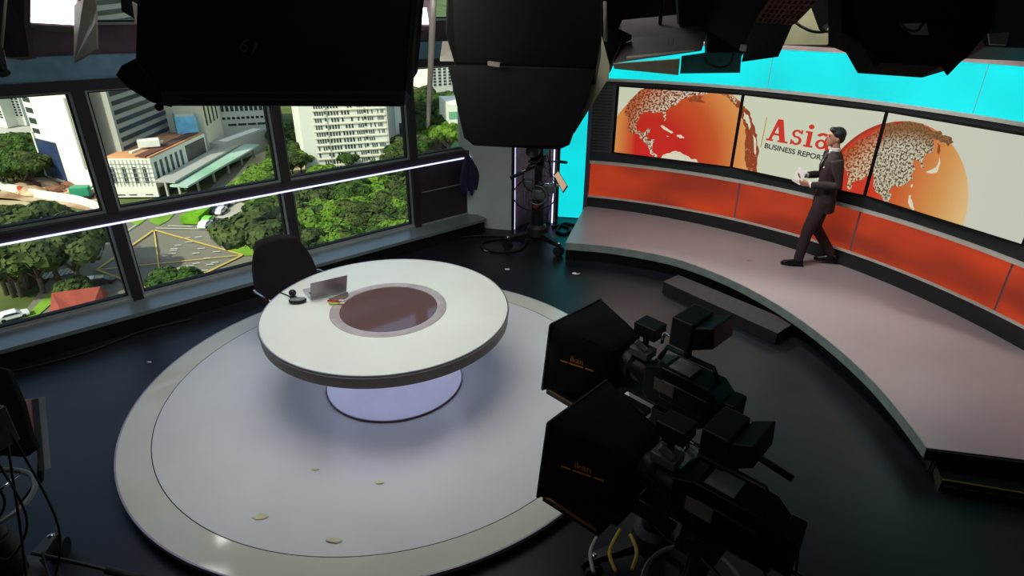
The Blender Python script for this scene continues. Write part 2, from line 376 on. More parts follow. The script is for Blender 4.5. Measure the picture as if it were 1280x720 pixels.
# ------------------------------------------------------------------ screens
SEAM = [80.4, 63.1, 45.0, 26.5]
def screen_plane(k):
    a = wp(SEAM[k], 0); b = wp(SEAM[k+1], 0); u = (b-a); L = u.length; u.normalize(); n = V((-u.y, u.x, 0)); return a, u, n, L
def scr_uv(x, y, k, off=0.0):
    a, u, n, L = screen_plane(k); p = onplane(x, y, a, n); th = math.degrees(math.atan2(p.y-WC.y, p.x-WC.x))
    return (p-a).dot(u), p.z/sz(th)
def scr_pt(uu, zz, k, off=0):
    a, u, n, L = screen_plane(k); p = a+u*uu; th = math.degrees(math.atan2(p.y-WC.y, p.x-WC.x))
    return V((p.x, p.y, zz*sz(th)))-n*off*(-1 if False else 1)
def ndir(k):
    a, u, n, L = screen_plane(k)
    return n if n.dot(CAM-a) > 0 else -n
def dispmat(name, kind):
    m, nt, b = base(name); L = nt.links.new; nd = nt.nodes.new
    b.inputs['Base Color'].default_value = (.01, .01, .01, 1); b.inputs['Roughness'].default_value = .25
    uv = nd('ShaderNodeUVMap'); sp = nd('ShaderNodeSeparateXYZ'); L(uv.outputs[0], sp.inputs[0])
    def mth(op, a, c=None, clamp=False):
        x = nd('ShaderNodeMath'); x.operation = op; x.use_clamp = clamp
        for i, q in enumerate((a, c)):
            if q is None: continue
            if isinstance(q, (int, float)): x.inputs[i].default_value = q
            else: L(q, x.inputs[i])
        return x.outputs[0]
    def dist(cx, cy):
        dx = mth('SUBTRACT', sp.outputs[0], cx); dy = mth('SUBTRACT', sp.outputs[1], cy)
        return mth('SQRT', mth('ADD', mth('MULTIPLY', dx, dx), mth('MULTIPLY', dy, dy)))
    def ramp(f, stops):
        cr = nd('ShaderNodeValToRGB'); L(f, cr.inputs[0]); e = cr.color_ramp.elements
        e[0].position, e[0].color = stops[0][0], lin(stops[0][1]); e[1].position, e[1].color = stops[-1][0], lin(stops[-1][1])
        for p, c in stops[1:-1]:
            q = e.new(p); q.color = lin(c)
        return cr.outputs[0]
    def mix(f, a, c):
        x = nd('ShaderNodeMix'); x.data_type = 'RGBA'
        if isinstance(f, (int, float)): x.inputs[0].default_value = f
        else: L(f, x.inputs[0])
        for i, q in ((6, a), (7, c)):
            if isinstance(q, tuple): x.inputs[i].default_value = lin(q)
            else: L(q, x.inputs[i])
        return x.outputs[2]
    if kind == 'bg':
        d1 = dist(.55, 1.15); g1 = ramp(mth('DIVIDE', d1, 1.7, True), [(0, (205, 30, 14)), (.3, (192, 34, 14)), (.55, (198, 84, 32)), (.75, (220, 145, 75)), (.95, (225, 175, 115))])
        d1b = dist(.993, 1.078); edge1 = mth('GREATER_THAN', d1b, 1.129)
        left = mth('MULTIPLY', mth('SUBTRACT', .32, sp.outputs[0], True), 2.6, True)
        g1 = mix(left, g1, (222, 160, 80))
        d2 = dist(3.853, 1.163); edge2 = mth('GREATER_THAN', d2, .848)
        x2 = mth('DIVIDE', mth('SUBTRACT', sp.outputs[0], 3.0), 1.7, True)
        g2 = ramp(x2, [(0, (205, 62, 40)), (.35, (205, 56, 30)), (.55, (205, 100, 45)), (.8, (214, 150, 78)), (1, (226, 190, 130))])
        rim2 = mth('MULTIPLY', mth('GREATER_THAN', d2, .815), mth('LESS_THAN', sp.outputs[0], 3.75))
        g2 = mix(rim2, g2, (170, 52, 30))
        wh = ramp(mth('DIVIDE', sp.outputs[0], 5.3, True), [(0, (206, 212, 184)), (.45, (208, 214, 188)), (1, (204, 204, 190))])
        c = mix(edge2, g2, wh); c = mix(edge1, g1, c); st = .88
    else:
        vo = nd('ShaderNodeTexVoronoi'); vo.inputs['Scale'].default_value = kind['s']; L(uv.outputs[0], vo.inputs['Vector'])
        no = nd('ShaderNodeTexNoise'); no.inputs['Scale'].default_value = kind['s']*.8; no.inputs['Detail'].default_value = 3; L(uv.outputs[0], no.inputs['Vector'])
        f = mth('MULTIPLY', mth('SUBTRACT', no.outputs['Fac'], kind['t']), 14, True)
        c = mix(f, kind['a'], kind['b']); st = .85
        if 'c' in kind:
            dd_ = dist(*kind['o']); fl = mth('MULTIPLY', mth('SUBTRACT', dd_, kind['r0']), kind['g'], True)
            c2 = mix(f, kind['c'], kind['b']); c = mix(fl, c, c2)
    L(c, b.inputs['Emission Color']); b.inputs['Emission Strength'].default_value = st
    return m
M['disp'] = dispmat('display_background', 'bg')
M['landA'] = dispmat('display_land_americas', dict(s=46, t=.47, a=(222, 214, 186), b=(112, 50, 26), c=(196, 108, 62), o=(1.3, 1.3), r0=.75, g=2.5))
M['landW'] = dispmat('display_land_pale', dict(s=50, t=.64, a=(226, 220, 194), b=(120, 110, 90)))
M['landB'] = dispmat('display_land_asia', dict(s=52, t=.48, a=(206, 200, 172), b=(98, 78, 52), c=(150, 96, 50), o=(3.9, 1.1), r0=.66, g=6))
M['landC'] = dispmat('display_land_west_asia', dict(s=50, t=.48, a=(214, 196, 160), b=(140, 62, 34), c=(190, 100, 56), o=(4.0, 1.1), r0=.7, g=5))
M['landD'] = dispmat('display_land_brown', dict(s=20, t=.35, a=(196, 120, 70), b=(150, 66, 30)))
M['txtred'] = em('display_red', (200, 44, 24), .9); M['txtblk'] = em('display_black', (22, 30, 30), .9); M['gold'] = em('display_gold', (190, 150, 60), .9)
rj = random.Random(3)
def jag(poly, amp, it=2):
    P = [V((p[0], p[1], 0)) for p in poly]
    for _ in range(it):
        Q = []
        for i, p in enumerate(P):
            q = P[(i+1) % len(P)]; d = q-p; n_ = V((-d.y, d.x, 0)).normalized() if d.length > 0 else V()
            Q += [p, (p+q)/2+n_*rj.uniform(-1, 1)*min(amp, d.length*.3)]
        P = Q; amp *= .7
    return P
screens = []
labels = ['first wall screen from the cyan panel, showing orange globe with American coastline',
          'middle wall screen showing the red Asia headline above small black words',
          'wall screen showing orange globe with speckled East Asian landmass']
for k in range(3):
    a, u, n, L = screen_plane(k); nd_ = ndir(k)
    root = empty('wall_screen', tuple(scr_pt(L/2, 1.6, k)), 0, labels[k], 'screen', 'wall screens')
    g = .022
    fr = MB()
    for (x0, x1, z0, z1) in ((0, g, 1.13, 2.07), (L-g, L, 1.13, 2.07), (g, L-g, 1.13, 1.145), (g, L-g, 2.055, 2.07)):
        fr.prism([scr_pt(x0, z0, k), scr_pt(x1, z0, k), scr_pt(x1, z1, k), scr_pt(x0, z1, k)], -nd_*.05+nd_*0)
        fr.prism([scr_pt(x0, z0, k)+nd_*.006, scr_pt(x1, z0, k)+nd_*.006, scr_pt(x1, z1, k)+nd_*.006, scr_pt(x0, z1, k)+nd_*.006], -nd_*.01)
    fr.build('bezel', M['blackgloss'], root, world=True)
    b = MB(); b.prism([scr_pt(0, 1.13, k)-nd_*.05, scr_pt(L, 1.13, k)-nd_*.05, scr_pt(L, 2.07, k)-nd_*.05, scr_pt(0, 2.07, k)-nd_*.05], -nd_*.012); b.build('housing', M['black'], root, world=True)
    def flat(name, polys, mat, off, pxs=True, jg=0, it=2):
        b = MB(); uvs = []
        for poly in polys:
            P = [scr_uv(x, y, k) for x, y in poly] if pxs else poly
            if jg: P = [(q.x, q.y) for q in jag(P, jg, it)]
            P = [(min(max(x, g), L-g), min(max(z, 1.145), 2.055)) for x, z in P]
            tr_ = tess([(x, z, 0) for x, z in P]); b.add([scr_pt(x, z, k)+nd_*off for x, z in P], tr_); uvs += P
        o = b.build(name, mat, root, world=True)
        lay = o.data.uv_layers.new(name='UVMap')
        for li, lp in enumerate(o.data.loops): lay.data[li].uv = (uvs[lp.vertex_index][0]+1.75*k, uvs[lp.vertex_index][1])
        return o
    flat('display', [[(g, 1.145), (L-g, 1.145), (L-g, 2.055), (g, 2.055)]], M['disp'], 0, False)
    def c1(pts, ox, oy, s): return [(ox+x/s, oy+y/s) for x, y in pts]
    if k == 0:
        NA = c1([(300, 68), (250, 95), (205, 140), (165, 180), (145, 235), (128, 270), (165, 300), (170, 350), (160, 395), (190, 430), (235, 440), (265, 480), (310, 520), (335, 560), (345, 600), (390, 635), (410, 620),
                 (370, 590), (365, 540), (380, 490), (330, 480), (312, 460), (350, 395), (320, 395), (300, 430), (265, 425), (235, 410), (240, 350), (265, 290), (310, 262), (370, 270), (440, 262), (455, 290), (460, 335), (475, 330), (470, 262),
                 (490, 240), (530, 215), (575, 185), (600, 160), (655, 138)], 760, 100, 6.55)
        NA += [(872, 119), (884, 117), (889, 114), (880, 112.5), (842, 108.5), (808, 107)]
        flat('landmass', [NA], M['landA'], .0012, jg=.012)
        flat('landmass', [[(824, 198.2), (829, 193.5), (836, 191.5), (844, 188.5), (851, 190.5), (858, 194), (863, 198), (870, 199), (874.5, 204.2), (862, 203), (850, 201.6), (836, 200)]], M['landW'], .0014, jg=.012)
        flat('island', [c1([(420, 372), (450, 372), (490, 400), (535, 430), (520, 438), (480, 415), (440, 388)], 760, 100, 6.55)], M['landW'], .0014, jg=.008)
        flat('island', [c1([(570, 445), (600, 450), (628, 472), (590, 475), (565, 465)], 760, 100, 6.55)], M['landW'], .0014, jg=.008)
        flat('island', [c1([(475, 455), (497, 460), (490, 467)], 760, 100, 6.55)], M['landW'], .0014, jg=.004)
        flat('landmass', [c1([(120, 150), (150, 130), (200, 115), (240, 125), (215, 145), (250, 170), (200, 165), (150, 170)], 840, 100, 6)], M['landD'], .0014, jg=.02)
        flat('landmass', [c1([(350, 96), (420, 106), (480, 140), (520, 190), (512, 235), (480, 205), (440, 160), (400, 120)], 840, 100, 6)], M['landD'], .0014, jg=.02)
        flat('landmass', [c1([(425, 118), (470, 140), (495, 165), (480, 180), (445, 150)], 840, 100, 6)], M['landA'], .0016, jg=.02)
    if k == 1:
        flat('landmass', [c1([(525, 195), (560, 215), (600, 290), (625, 370), (640, 460), (648, 560), (640, 690), (620, 690), (570, 680), (548, 560), (552, 440), (555, 360), (535, 310), (515, 260)], 840, 100, 6)], M['landD'], .0012, jg=.02)
        flat('landmass', [c1([(540, 240), (575, 270), (590, 330), (580, 375), (555, 320), (535, 280)], 840, 100, 6)], M['landW'], .0014, jg=.02)
        flat('landmass', [c1([(610, 400), (628, 440), (632, 540), (622, 560), (614, 480)], 840, 100, 6)], M['landW'], .0014, jg=.01)
        flat('landmass', [c1([(50, 330), (48, 290), (80, 255), (130, 220), (190, 185), (240, 150), (278, 130), (272, 170), (210, 405), (185, 410), (150, 430), (110, 445), (100, 480), (88, 490), (78, 460), (85, 400), (75, 365)], 1040, 130, 4.5)], M['landC'], .0012, jg=.03)
        # headline
        x0, z0 = scr_uv(956.5, 186.5, 1); x1, z1 = scr_uv(958, 146, 1)
        flat('gold_bar', [[(.358, 1.46), (.372, 1.46), (.378, 1.832), (.364, 1.832)]], M['gold'], .0014, False)
        R3 = Matrix((u, V((0, 0, 1)), nd_)).transposed()
        if R3.determinant() < 0: R3 = Matrix((u, V((0, 0, 1)), u.cross(V((0, 0, 1))))).transposed()
        SZ = sz(55)
        # slab-serif red letters drawn as outlines: each list is (polygon) in letter units, origin at baseline
        def ring(cx, cy, rx, ry, w, a0, a1, n=16):
            P = []
            for i in range(n+1):
                t = R_(a0+(a1-a0)*i/n); P.append((cx+rx*math.cos(t), cy+ry*math.sin(t)))
            for i in range(n, -1, -1):
                t = R_(a0+(a1-a0)*i/n); P.append((cx+(rx-w)*math.cos(t), cy+(ry-w*.8)*math.sin(t)))
            return P
        A_ = [[(0.02, 0), (.22, 0), (.22, .06), (.02, .06)], [(.34, 0), (.62, 0), (.62, .06), (.34, .06)], [(.08, .04), (.165, .04), (.335, .68), (.24, .68)], [(.39, .04), (.55, .04), (.40, .72), (.24, .72)], [(.16, .2), (.45, .2), (.45, .27), (.16, .27)]]
        s_ = [ring(.9, .355, .13, .13, .075, 20, 275), ring(.91, .145, .145, .145, .08, -165, 95), [(.76, .0), (.81, .0), (.81, .16), (.76, .16)], [(1.0, .36), (1.05, .36), (1.05, .49), (1.0, .49)]]
        i_ = [[(1.13, 0), (1.38, 0), (1.38, .06), (1.13, .06)], [(1.19, .04), (1.31, .04), (1.31, .49), (1.19, .49)], [(1.13, .43), (1.25, .43), (1.25, .49), (1.13, .49)], [(1.25+.075*math.cos(t*TAU/14), .63+.075*math.sin(t*TAU/14)) for t in range(14)]]
        a_ = [ring(1.62, .15, .15, .15, .08, 0, 359), [(1.70, .05), (1.82, .05), (1.82, .36), (1.70, .36)], ring(1.64, .34, .18, .16, .1, 0, 160), [(1.74, 0), (1.9, 0), (1.9, .06), (1.74, .06)]]
        kx, kz = .48, .375; bx = .405; bz = 1.56
        for nm, ps, ox in (('letter', A_, 0), ('letter', s_, -.035), ('letter', i_, -.04), ('letter', a_, -.06)):
            flat(nm, [[(bx+ox+x*kx, bz+z*kz) for x, z in P] for P in ps], M['txtred'], .0015, False)
        # small words
        o = text_mesh('BUSINESS REPORT', .118, M['txtblk'], 'small_words', root, scr_pt(.408, 1.463, k)+nd_*.0016, R3, offset=.0028)
        wd = max(v.co.x for v in o.data.vertices); hgt = max(v.co.y for v in o.data.vertices)
        Ms = o.matrix_basis.copy(); o.matrix_basis = Ms @ Matrix.Diagonal((.815/wd, .062*SZ/hgt, 1, 1))
    if k == 2:
        flat('landmass', [c1([(300, 125), (350, 110), (420, 100), (480, 108), (540, 128), (610, 150), (650, 180), (685, 215), (650, 240), (600, 200), (560, 200), (580, 235), (570, 270), (520, 290), (510, 330), (525, 365), (505, 360), (498, 320), (470, 310), (455, 335),
              (470, 365), (455, 420), (420, 450), (370, 465), (330, 470), (318, 490), (335, 530), (320, 560), (290, 555), (270, 510), (240, 470), (235, 430), (225, 385)], 1040, 130, 4.5)], M['landB'], .0012, jg=.03)
        flat('island', [c1([(528, 382), (558, 370), (584, 358), (598, 332), (604, 300), (610, 336), (600, 366), (588, 386), (552, 390)], 1040, 130, 4.5)], M['landW'], .0014, jg=.004)
        flat('island', [c1([(432, 515), (446, 515), (450, 545), (465, 590), (450, 605), (430, 560)], 1040, 130, 4.5)], M['landW'], .0014, jg=.01)
        flat('island', [c1([(448, 452), (456, 455), (448, 472), (442, 465)], 1040, 130, 4.5)], M['landW'], .0014, jg=.004)
        flat('landmass', [c1([(590, 215), (610, 230), (605, 290), (592, 270)], 1040, 130, 4.5)], M['landD'], .0014, jg=.01)

# ------------------------------------------------------------------ podium
def smooth_pts(P, n=4):
    out = []
    for i in range(len(P)-1):
        p0 = P[max(i-1, 0)]; p1 = P[i]; p2 = P[i+1]; p3 = P[min(i+2, len(P)-1)]
        for j in range(n):
            t = j/n
            out.append(.5*((2*p1)+(p2-p0)*t+(2*p0-5*p1+4*p2-p3)*t*t+(3*p1-p0-3*p2+p3)*t**3))
    out.append(P[-1]); return out
PZ = .28
front = smooth_pts([at(x, y, PZ) for x, y in ((707, 303), (760, 307.5), (836, 321), (900, 343), (960, 373), (1020, 413), (1080, 464), (1126, 515), (1160, 560))])
bk = [wp(t, 0, WR-.0, False) for t in [2+i*4.1 for i in range(21)]]
top = front+[at(1280, 574.5, PZ), V((4.88, 3.75, PZ))]+[V((p.x, p.y, PZ)) for p in bk if p.y > 3.8]
M['podium'] = pm('podium_top', (164, 154, 157), .33, 0, .05, 1.2)
pr = empty('podium', tuple(at(960, 373, 0)), 0, 'long curved raised grey podium in front of the screens', 'podium')
def slabpoly(poly, z0, z1):
    b = MB(); n_ = len(poly); tr_ = tess([(p.x, p.y, 0) for p in poly])
    b.add([V((p.x, p.y, z1)) for p in poly]+[V((p.x, p.y, z0)) for p in poly], tr_+[tuple(n_+i for i in t[::-1]) for t in tr_]+[(i, (i+1) % n_, n_+(i+1) % n_, n_+i) for i in range(n_)])
    return b
slabpoly(top, PZ-.012, PZ).build('deck', M['podium'], pr, world=True)
# fascia ribbon in front
def ribbon(P, z0, z1, off, th):
    b = MB(); vs = []
    for i, p in enumerate(P):
        t = (P[min(i+1, len(P)-1)]-P[max(i-1, 0)]); t.z = 0; t.normalize(); n_ = V((t.y, -t.x, 0))
        for o in (off, off+th):
            for z in (z0, z1): vs.append(V((p.x, p.y, 0))+n_*o+V((0, 0, z)))
    fs = []
    for i in range(len(P)-1):
        a = i*4; c = a+4; fs += [(a, c, c+1, a+1), (a+2, a+3, c+3, c+2), (a+1, c+1, c+3, a+3), (a, a+2, c+2, c)]
    n_ = len(P)-1; fs += [(0, 1, 3, 2), (n_*4, n_*4+2, n_*4+3, n_*4+1)]
    return b.add(vs, fs)
ribbon(front, PZ-.1, PZ-.001, 0, .012).build('fascia', pm('fascia_silver_green', (140, 156, 152), .35, .3), pr, 'auto', world=True)
inner = [p for p in front]
ribbon(front, 0, PZ-.1, -.14, .03).build('base', M['black'], pr, 'auto', world=True)
e0 = front[-1]; e1 = V((4.88, 3.75, 0))
b = MB(); b.bar(V((e0.x, e0.y, .22)), V((4.95, 3.8, .22)), .03, .1); b.build('end_fascia', M['black'], pr, world=True)
b = MB(); b.bar(V((e0.x+.1, e0.y+.06, .09)), V((4.95, 3.86, .09)), .03, .18); b.build('end_base', M['black'], pr, world=True)
q0 = front[0]; q1 = wp(84, 0, WR, False)
b = MB(); b.bar(V((q0.x+.005, q0.y, .225)), V((q1.x, q1.y, .225)), .012, .1); b.build('side_fascia', M['softgrey'], pr, world=True)
b = MB(); b.bar(V((q0.x+.1, q0.y+.08, .09)), V((q1.x+.1, q1.y, .09)), .02, .18); b.build('side_base', M['black'], pr, world=True)
# access step with brass nosing at the near end
ar = empty('brass_edged_step', (3.4, 3.6, 0), 0, 'low black step with thin brass nosing strips by the near end of the podium', 'step')
g0 = at(1178, 600, .11); g1 = at(1280, 617, .11); gd = (g1-g0).normalized(); g2 = g0+gd*1.9; gn = V((gd.y, -gd.x, 0))
gn = gn if gn.y < 0 else -gn
b = MB(); b.prism([V((p.x, p.y, 0)) for p in (g0, g2, g2-gn*.27, g0-gn*.27)], (0, 0, .11)); b.build('step_box', M['black'], ar, world=True)
b = MB(); b.bar(g0+V((0, 0, .004)), g2+V((0, 0, .004)), .014, .008); b.build('nosing_strip', M['brass'], ar, world=True)
for i in range(12): MB().bar(g0+gd*(.02+.16*i)+gn*.012+V((0, 0, -.045)), g0+gd*(.12+.16*i)+gn*.012+V((0, 0, -.045)), .01, .008).build('reflective_dash', M['brass'], ar, world=True)
# step box in front of the podium
sA, sB, sC = at(829, 352, .15), at(972, 417, .15), at(1000, 409, .15)
dS = (sB-sA).normalized(); nS = V((-dS.y, dS.x, 0)); nS = nS if nS.y > 0 else -nS
P = [sA, sB, sB+nS*.36, sA+nS*.30]
st = empty('step_box', ((sA.x+sB.x)/2, (sA.y+sB.y)/2, 0), 0, 'long low black step box placed along the front of the podium', 'step')
b = MB(); b.prism([V((p.x, p.y, 0)) for p in P], (0, 0, .14)); b.build('box_body', pm('black_step', (24, 22, 26), .6), st, world=True, bevel=.006)
b = MB(); b.prism([V((p.x, p.y, .14)) for p in P], (0, 0, .012)); b.build('tread', pm('black_tread', (36, 33, 38), .7, 0, .2, 20, .2), st, world=True)
# ------------------------------------------------------------------ round floor platform and desk
pc = V((-1.6525, 4.6093, 0)); PR, PS = 2.062, 1.842
pl = empty('round_platform', pc, 0, 'large low round white floor platform under the desk, with glossy cream outer ring', 'platform')
MB().lathe([(0, .094), (PS-.006, .094), (PS-.006, .1), (0, .1)][::-1] if False else [(0, .08), (PS-.007, .08), (PS-.007, .1), (0, .1)], n=128).build('inner_disc', M['white'], pl, 'auto')
MB().lathe([(PS, .08), (PR-.006, .08), (PR-.006, .1), (PS, .1), (PS, .08)], n=128, cap=False).build('outer_ring', M['cream'], pl, 'auto')
MB().lathe([(PS-.008, .085), (PS+.001, .085), (PS+.001, .0985), (PS-.008, .0985), (PS-.008, .085)], n=128, cap=False).build('seam', M['black'], pl, 'auto')
MB().lathe([(PR-.006, .07), (PR+.006, .07), (PR+.006, .101), (PR-.006, .101), (PR-.006, .07)], n=128, cap=False).build('edge_trim', pm('lilac_trim', (158, 146, 160), .35, .4), pl, 'auto')
MB().lathe([(0, 0), (PR-.02, 0), (PR-.02, .08), (0, .08)], n=96).build('plinth', pm('navy_plinth', (20, 20, 34), .5), pl, 'auto')

dc = V((-1.6783, 4.6663, .1)); TRR = .9986
dk = empty('round_desk', dc, 0, 'round white presenter desk with dark glass centre on glowing flared foot', 'desk')
T = .75
MB().lathe([(.472, T-.02), (TRR-.012, T-.02), (TRR-.012, T), (.472, T), (.472, T-.02)], n=128, cap=False).build('tabletop', M['tabletop'], dk, 'auto')
MB().lathe([(TRR-.012, T-.022), (TRR, T-.022), (TRR+.002, T-.01), (TRR-.002, T+.001), (TRR-.012, T+.001), (TRR-.012, T-.022)], n=128, cap=False).build('edge_trim', M['silver'], dk, 'auto')
MB().lathe([(.3, T-.125), (TRR-.03, T-.12), (TRR-.006, T-.11), (TRR-.004, T-.022), (.4, T-.022)], n=128).build('table_edge', M['taupe'], dk, 'auto')
MB().lathe([(.395, T-.018), (.471, T-.018), (.471, T+.002), (.455, T+.006), (.41, T+.006), (.395, T+.002), (.395, T-.018)], n=96, cap=False).build('inset_ring', pm('ring_silver', (186, 176, 176), .3, .2), dk, 'auto')
MB().lathe([(0, T-.03), (.396, T-.03), (.396, T-.004), (0, T-.004)], n=96).build('glass_inset', M['reflglass'], dk, 'auto')
prof = [(.577, .018), (.56, .03), (.50, .06), (.42, .12), (.35, .22), (.31, .34), (.30, .48), (.33, T-.124)]
foot = MB().lathe(prof, n=96, cap=False).build('flared_foot', pm('foot_white', (232, 232, 240), .35, 0, .02), dk, True)
fm = foot.data.materials[0].node_tree.nodes['Principled BSDF']; fm.inputs['Emission Color'].default_value = lin((190, 196, 255)); fm.inputs['Emission Strength'].default_value = .16
MB().lathe([(.0, 0), (.58, 0), (.582, .02), (.0, .02)], n=96).build('foot_edge', M['taupe'], dk, 'auto')
MB().lathe([(.52, T-.135), (.56, T-.135), (.56, T-.122), (.52, T-.122), (.52, T-.135)], n=96, cap=False).build('light_ring', em('foot_light', (215, 218, 255), 7.5), dk, 'auto')

DZ = .85
# laptop
def frame(ax, nz):                       # orthonormal frame with x along ax
    x = V(ax).normalized(); z = V(nz).normalized(); y = z.cross(x).normalized(); z = x.cross(y); return Matrix((x, y, z)).transposed()
h0 = at(388.5, 374.5, DZ+.012); h1 = at(433.5, 363.5, DZ+.012); ha = (h1-h0); LW = ha.length; ha.normalize()
bk_ = V((-ha.y, ha.x, 0)); bk_ = bk_ if bk_.dot(V((-1, .3, 0))) > 0 else -bk_
lp = empty('laptop', tuple(V((h0.x, h0.y, DZ))), 0, 'open grey laptop on the desk with its lid back to the room', 'laptop')
P0 = V((h0.x, h0.y, DZ+.002)); P1 = V((h1.x, h1.y, DZ+.002))
b = MB(); b.prism([P0, P1, P1+bk_*.22, P0+bk_*.22], (0, 0, .013)); b.build('base', pm('laptop_silver', (196, 198, 196), .35, .4), lp, world=True, bevel=.003)
b = MB(); b.prism([P0.lerp(P1, .08)+bk_*.03+V((0, 0, .0132)), P0.lerp(P1, .92)+bk_*.03+V((0, 0, .0132)), P0.lerp(P1, .92)+bk_*.13+V((0, 0, .0132)), P0.lerp(P1, .08)+bk_*.13+V((0, 0, .0132))], (0, 0, .0012)); kb = b.build('keyboard', M['softgrey'], lp, world=True)
lid_t = (V((0, 0, 1))*.95-bk_*.38).normalized()
LH = .19
Q0 = P0+V((0, 0, .015)); Q1 = P1+V((0, 0, .015))
b = MB(); b.prism([Q0, Q1, Q1+lid_t*LH, Q0+lid_t*LH], bk_*.007); b.build('lid', pm('lid_grey', (150, 140, 146), .35, .3), lp, world=True, bevel=.003)
b = MB(); b.prism([Q0.lerp(Q1, .04)+lid_t*.01+bk_*.0072, Q0.lerp(Q1, .96)+lid_t*.01+bk_*.0072, Q0.lerp(Q1, .96)+lid_t*(LH-.01)+bk_*.0072, Q0.lerp(Q1, .04)+lid_t*(LH-.01)+bk_*.0072], bk_*.001); b.build('screen', M['blackgloss'], lp, world=True)
# tablet-like flat grey folder lying behind the lid, at the glass
t0 = [at(x, y, DZ+.002) for x, y in ((411, 375), (435, 366), (436, 371), (424, 379))]
fo = tag(MB().prism([V((p.x, p.y, DZ+.008)) for p in t0], (0, 0, .006)).build('notebook', pm('grey_card', (112, 96, 98), .6)), 'small dark grey notebook lying at the rim of the desk glass', 'notebook')
# pens
pp = [((409.5, 376.2), (430, 375.8), (200, 40, 30), 'red'), ((411.5, 379.6), (431, 379.0), (178, 205, 60), 'lime green')]
for (a_, c_, col, nm) in pp:
    z = DZ+.018
    p = at(*a_, z); q = at(*c_, z)
    e = empty('pen', tuple(V((p.x, p.y, DZ))), 0, '%s pen lying on the desk at the rim of the dark glass' % nm, 'pen', 'pens on the desk')
    MB().tube([p, p.lerp(q, .7)], .0085, 8).build('barrel', pm('pen_'+nm.split()[0], col, .4), e, True, world=True)
    MB().tube([p.lerp(q, .7), p.lerp(q, .96), q], [.009, .009, .003], 8).build('cap', pm('pen_cap_'+nm.split()[0], (225, 210, 200), .4), e, True, world=True)
# black puck phone, gooseneck mic ball
p = at(372.5, 378.5, DZ); e = empty('speakerphone', tuple(p), .5, 'flat black oval device with grey top on the desk, nearest the camera side', 'device')
b = MB(); b.loft([((0, 0, 0), .048, .028), ((0, 0, .008), .066, .036), ((0, 0, .03), .07, .04), ((0, 0, .035), .066, .037)], 28); b.build('body', M['blackgloss'], e, True)
b = MB(); b.loft([((0, 0, .035), .063, .034), ((0, 0, .039), .058, .031)], 28); b.build('top_plate', pm('grey_top', (120, 126, 122), .4), e, True)
e.rotation_euler = (0, 0, .35)
p = at(366.5, 372, DZ); e = empty('desk_microphone', tuple(p), 0, 'small black ball headed device with thin cable at the desk edge by the chair', 'microphone')
MB().ball((0, 0, .045), .03, 16, 12).build('ball_head', M['black'], e, True)
MB().lathe([(.028, 0), (.028, .008), (.01, .014), (.008, .03)], n=20).build('stand', M['black'], e, True)
cpts = [at(x, y, DZ+.006) for x, y in ((349, 365.5), (353, 366.5), (360, 369.5), (366, 372), (373, 373.5))]
MB().tube(smooth_pts(cpts), .005, 6).build('cable', M['rubber'], e, True, world=True)

# ------------------------------------------------------------------ swivel chair
cb = at(354, 345, .7)
ch = empty('office_chair', (-2.89, 5.36, .0), 0, 'black high-backed swivel chair with light metal arms behind the desk', 'chair')
cyaw = math.atan2(dc.y-5.42-.35, dc.x+2.83+.35)      # facing the desk
ch.rotation_euler = (0, 0, cyaw)
M['chairfab'] = pm('chair_black_fabric', (24, 17, 22), .75, 0, .15, 40, .1, .3)
# local: x forward
def shell(y_w, zlo, zhi, nx=14, nz=12):
    vs = []; 
    for s_ in (0, 1):
        for i in range(nz+1):
            t = i/nz; z = zlo+(zhi-zlo)*t
            w = y_w*(.80+.42*math.sin(math.pi*min(1, t*1.0+.12))**1.0*.5) 
            if t > .8: w *= 1-.16*((t-.8)/.2)
            for j in range(nx+1):
                s = -1+2*j/nx; y = s*w
                x = -.05-.10*t + .13*abs(s)**2.4*(1-.5*t)
                top_drop = .02*abs(s)**3*(t > .5)*(t-.5)*2
                vs.append((x-.0-s_*.05*(1-abs(s)**4*.6), y*(1-.02*s_), z-top_drop))
    fs = []; n = nx+1; o = (nz+1)*n
    for i in range(nz):
        for j in range(nx):
            a = i*n+j; fs += [(a, a+1, a+n+1, a+n), (o+a, o+a+n, o+a+n+1, o+a+1)]
    for i in range(nz):
        a = i*n; fs.append((a, a+n, o+a+n, o+a)); a += nx; fs.append((a, o+a, o+a+n, a+n))
    for j in range(nx):
        fs.append((j, o+j, o+j+1, j+1)); a = nz*n+j; fs.append((a, a+1, o+a+1, o+a))
    return MB().add(vs, fs)
shell(.30, .46, 1.07).build('backrest', M['chairfab'], ch, True)
b = MB(); b.loft([((.18, 0, .42), .24, .24), ((.18, 0, .45), .27, .265), ((.18, 0, .5), .265, .26), ((.18, 0, .52), .22, .22)], 28); b.build('seat', M['chairfab'], ch, True)
for s in (-1, 1):
    b = MB(); b.tube(smooth_pts([V((-.06, s*.27, .62)), V((.0, s*.31, .68)), V((.12, s*.32, .69)), V((.26, s*.31, .68)), V((.30, s*.30, .62)), V((.24, s*.26, .46)), V((.14, s*.2, .43))]), .013, 8); b.build('armrest', M['chrome'], ch, True)
MB().lathe([(.03, .1), (.03, .3), (.022, .3), (.022, .43)], (.14, 0, 0), 16).build('gas_column', M['chrome'], ch, True)
for i in range(5):
    a = i*TAU/5+.3; d = V((math.cos(a), math.sin(a), 0))
    lg = MB().bar(V((.14, 0, .1)), V((.14, 0, .07))+d*.3, .035, .03).build('leg', M['chrome'], ch)
    MB().lathe([(.001, -.012), (.028, -.012), (.028, .012), (.001, .012)], V((.14, 0, .028))+d*.3, 14, Matrix.Rotation(math.pi/2, 3, 'X')).build('wheel', M['black'], lg, True)
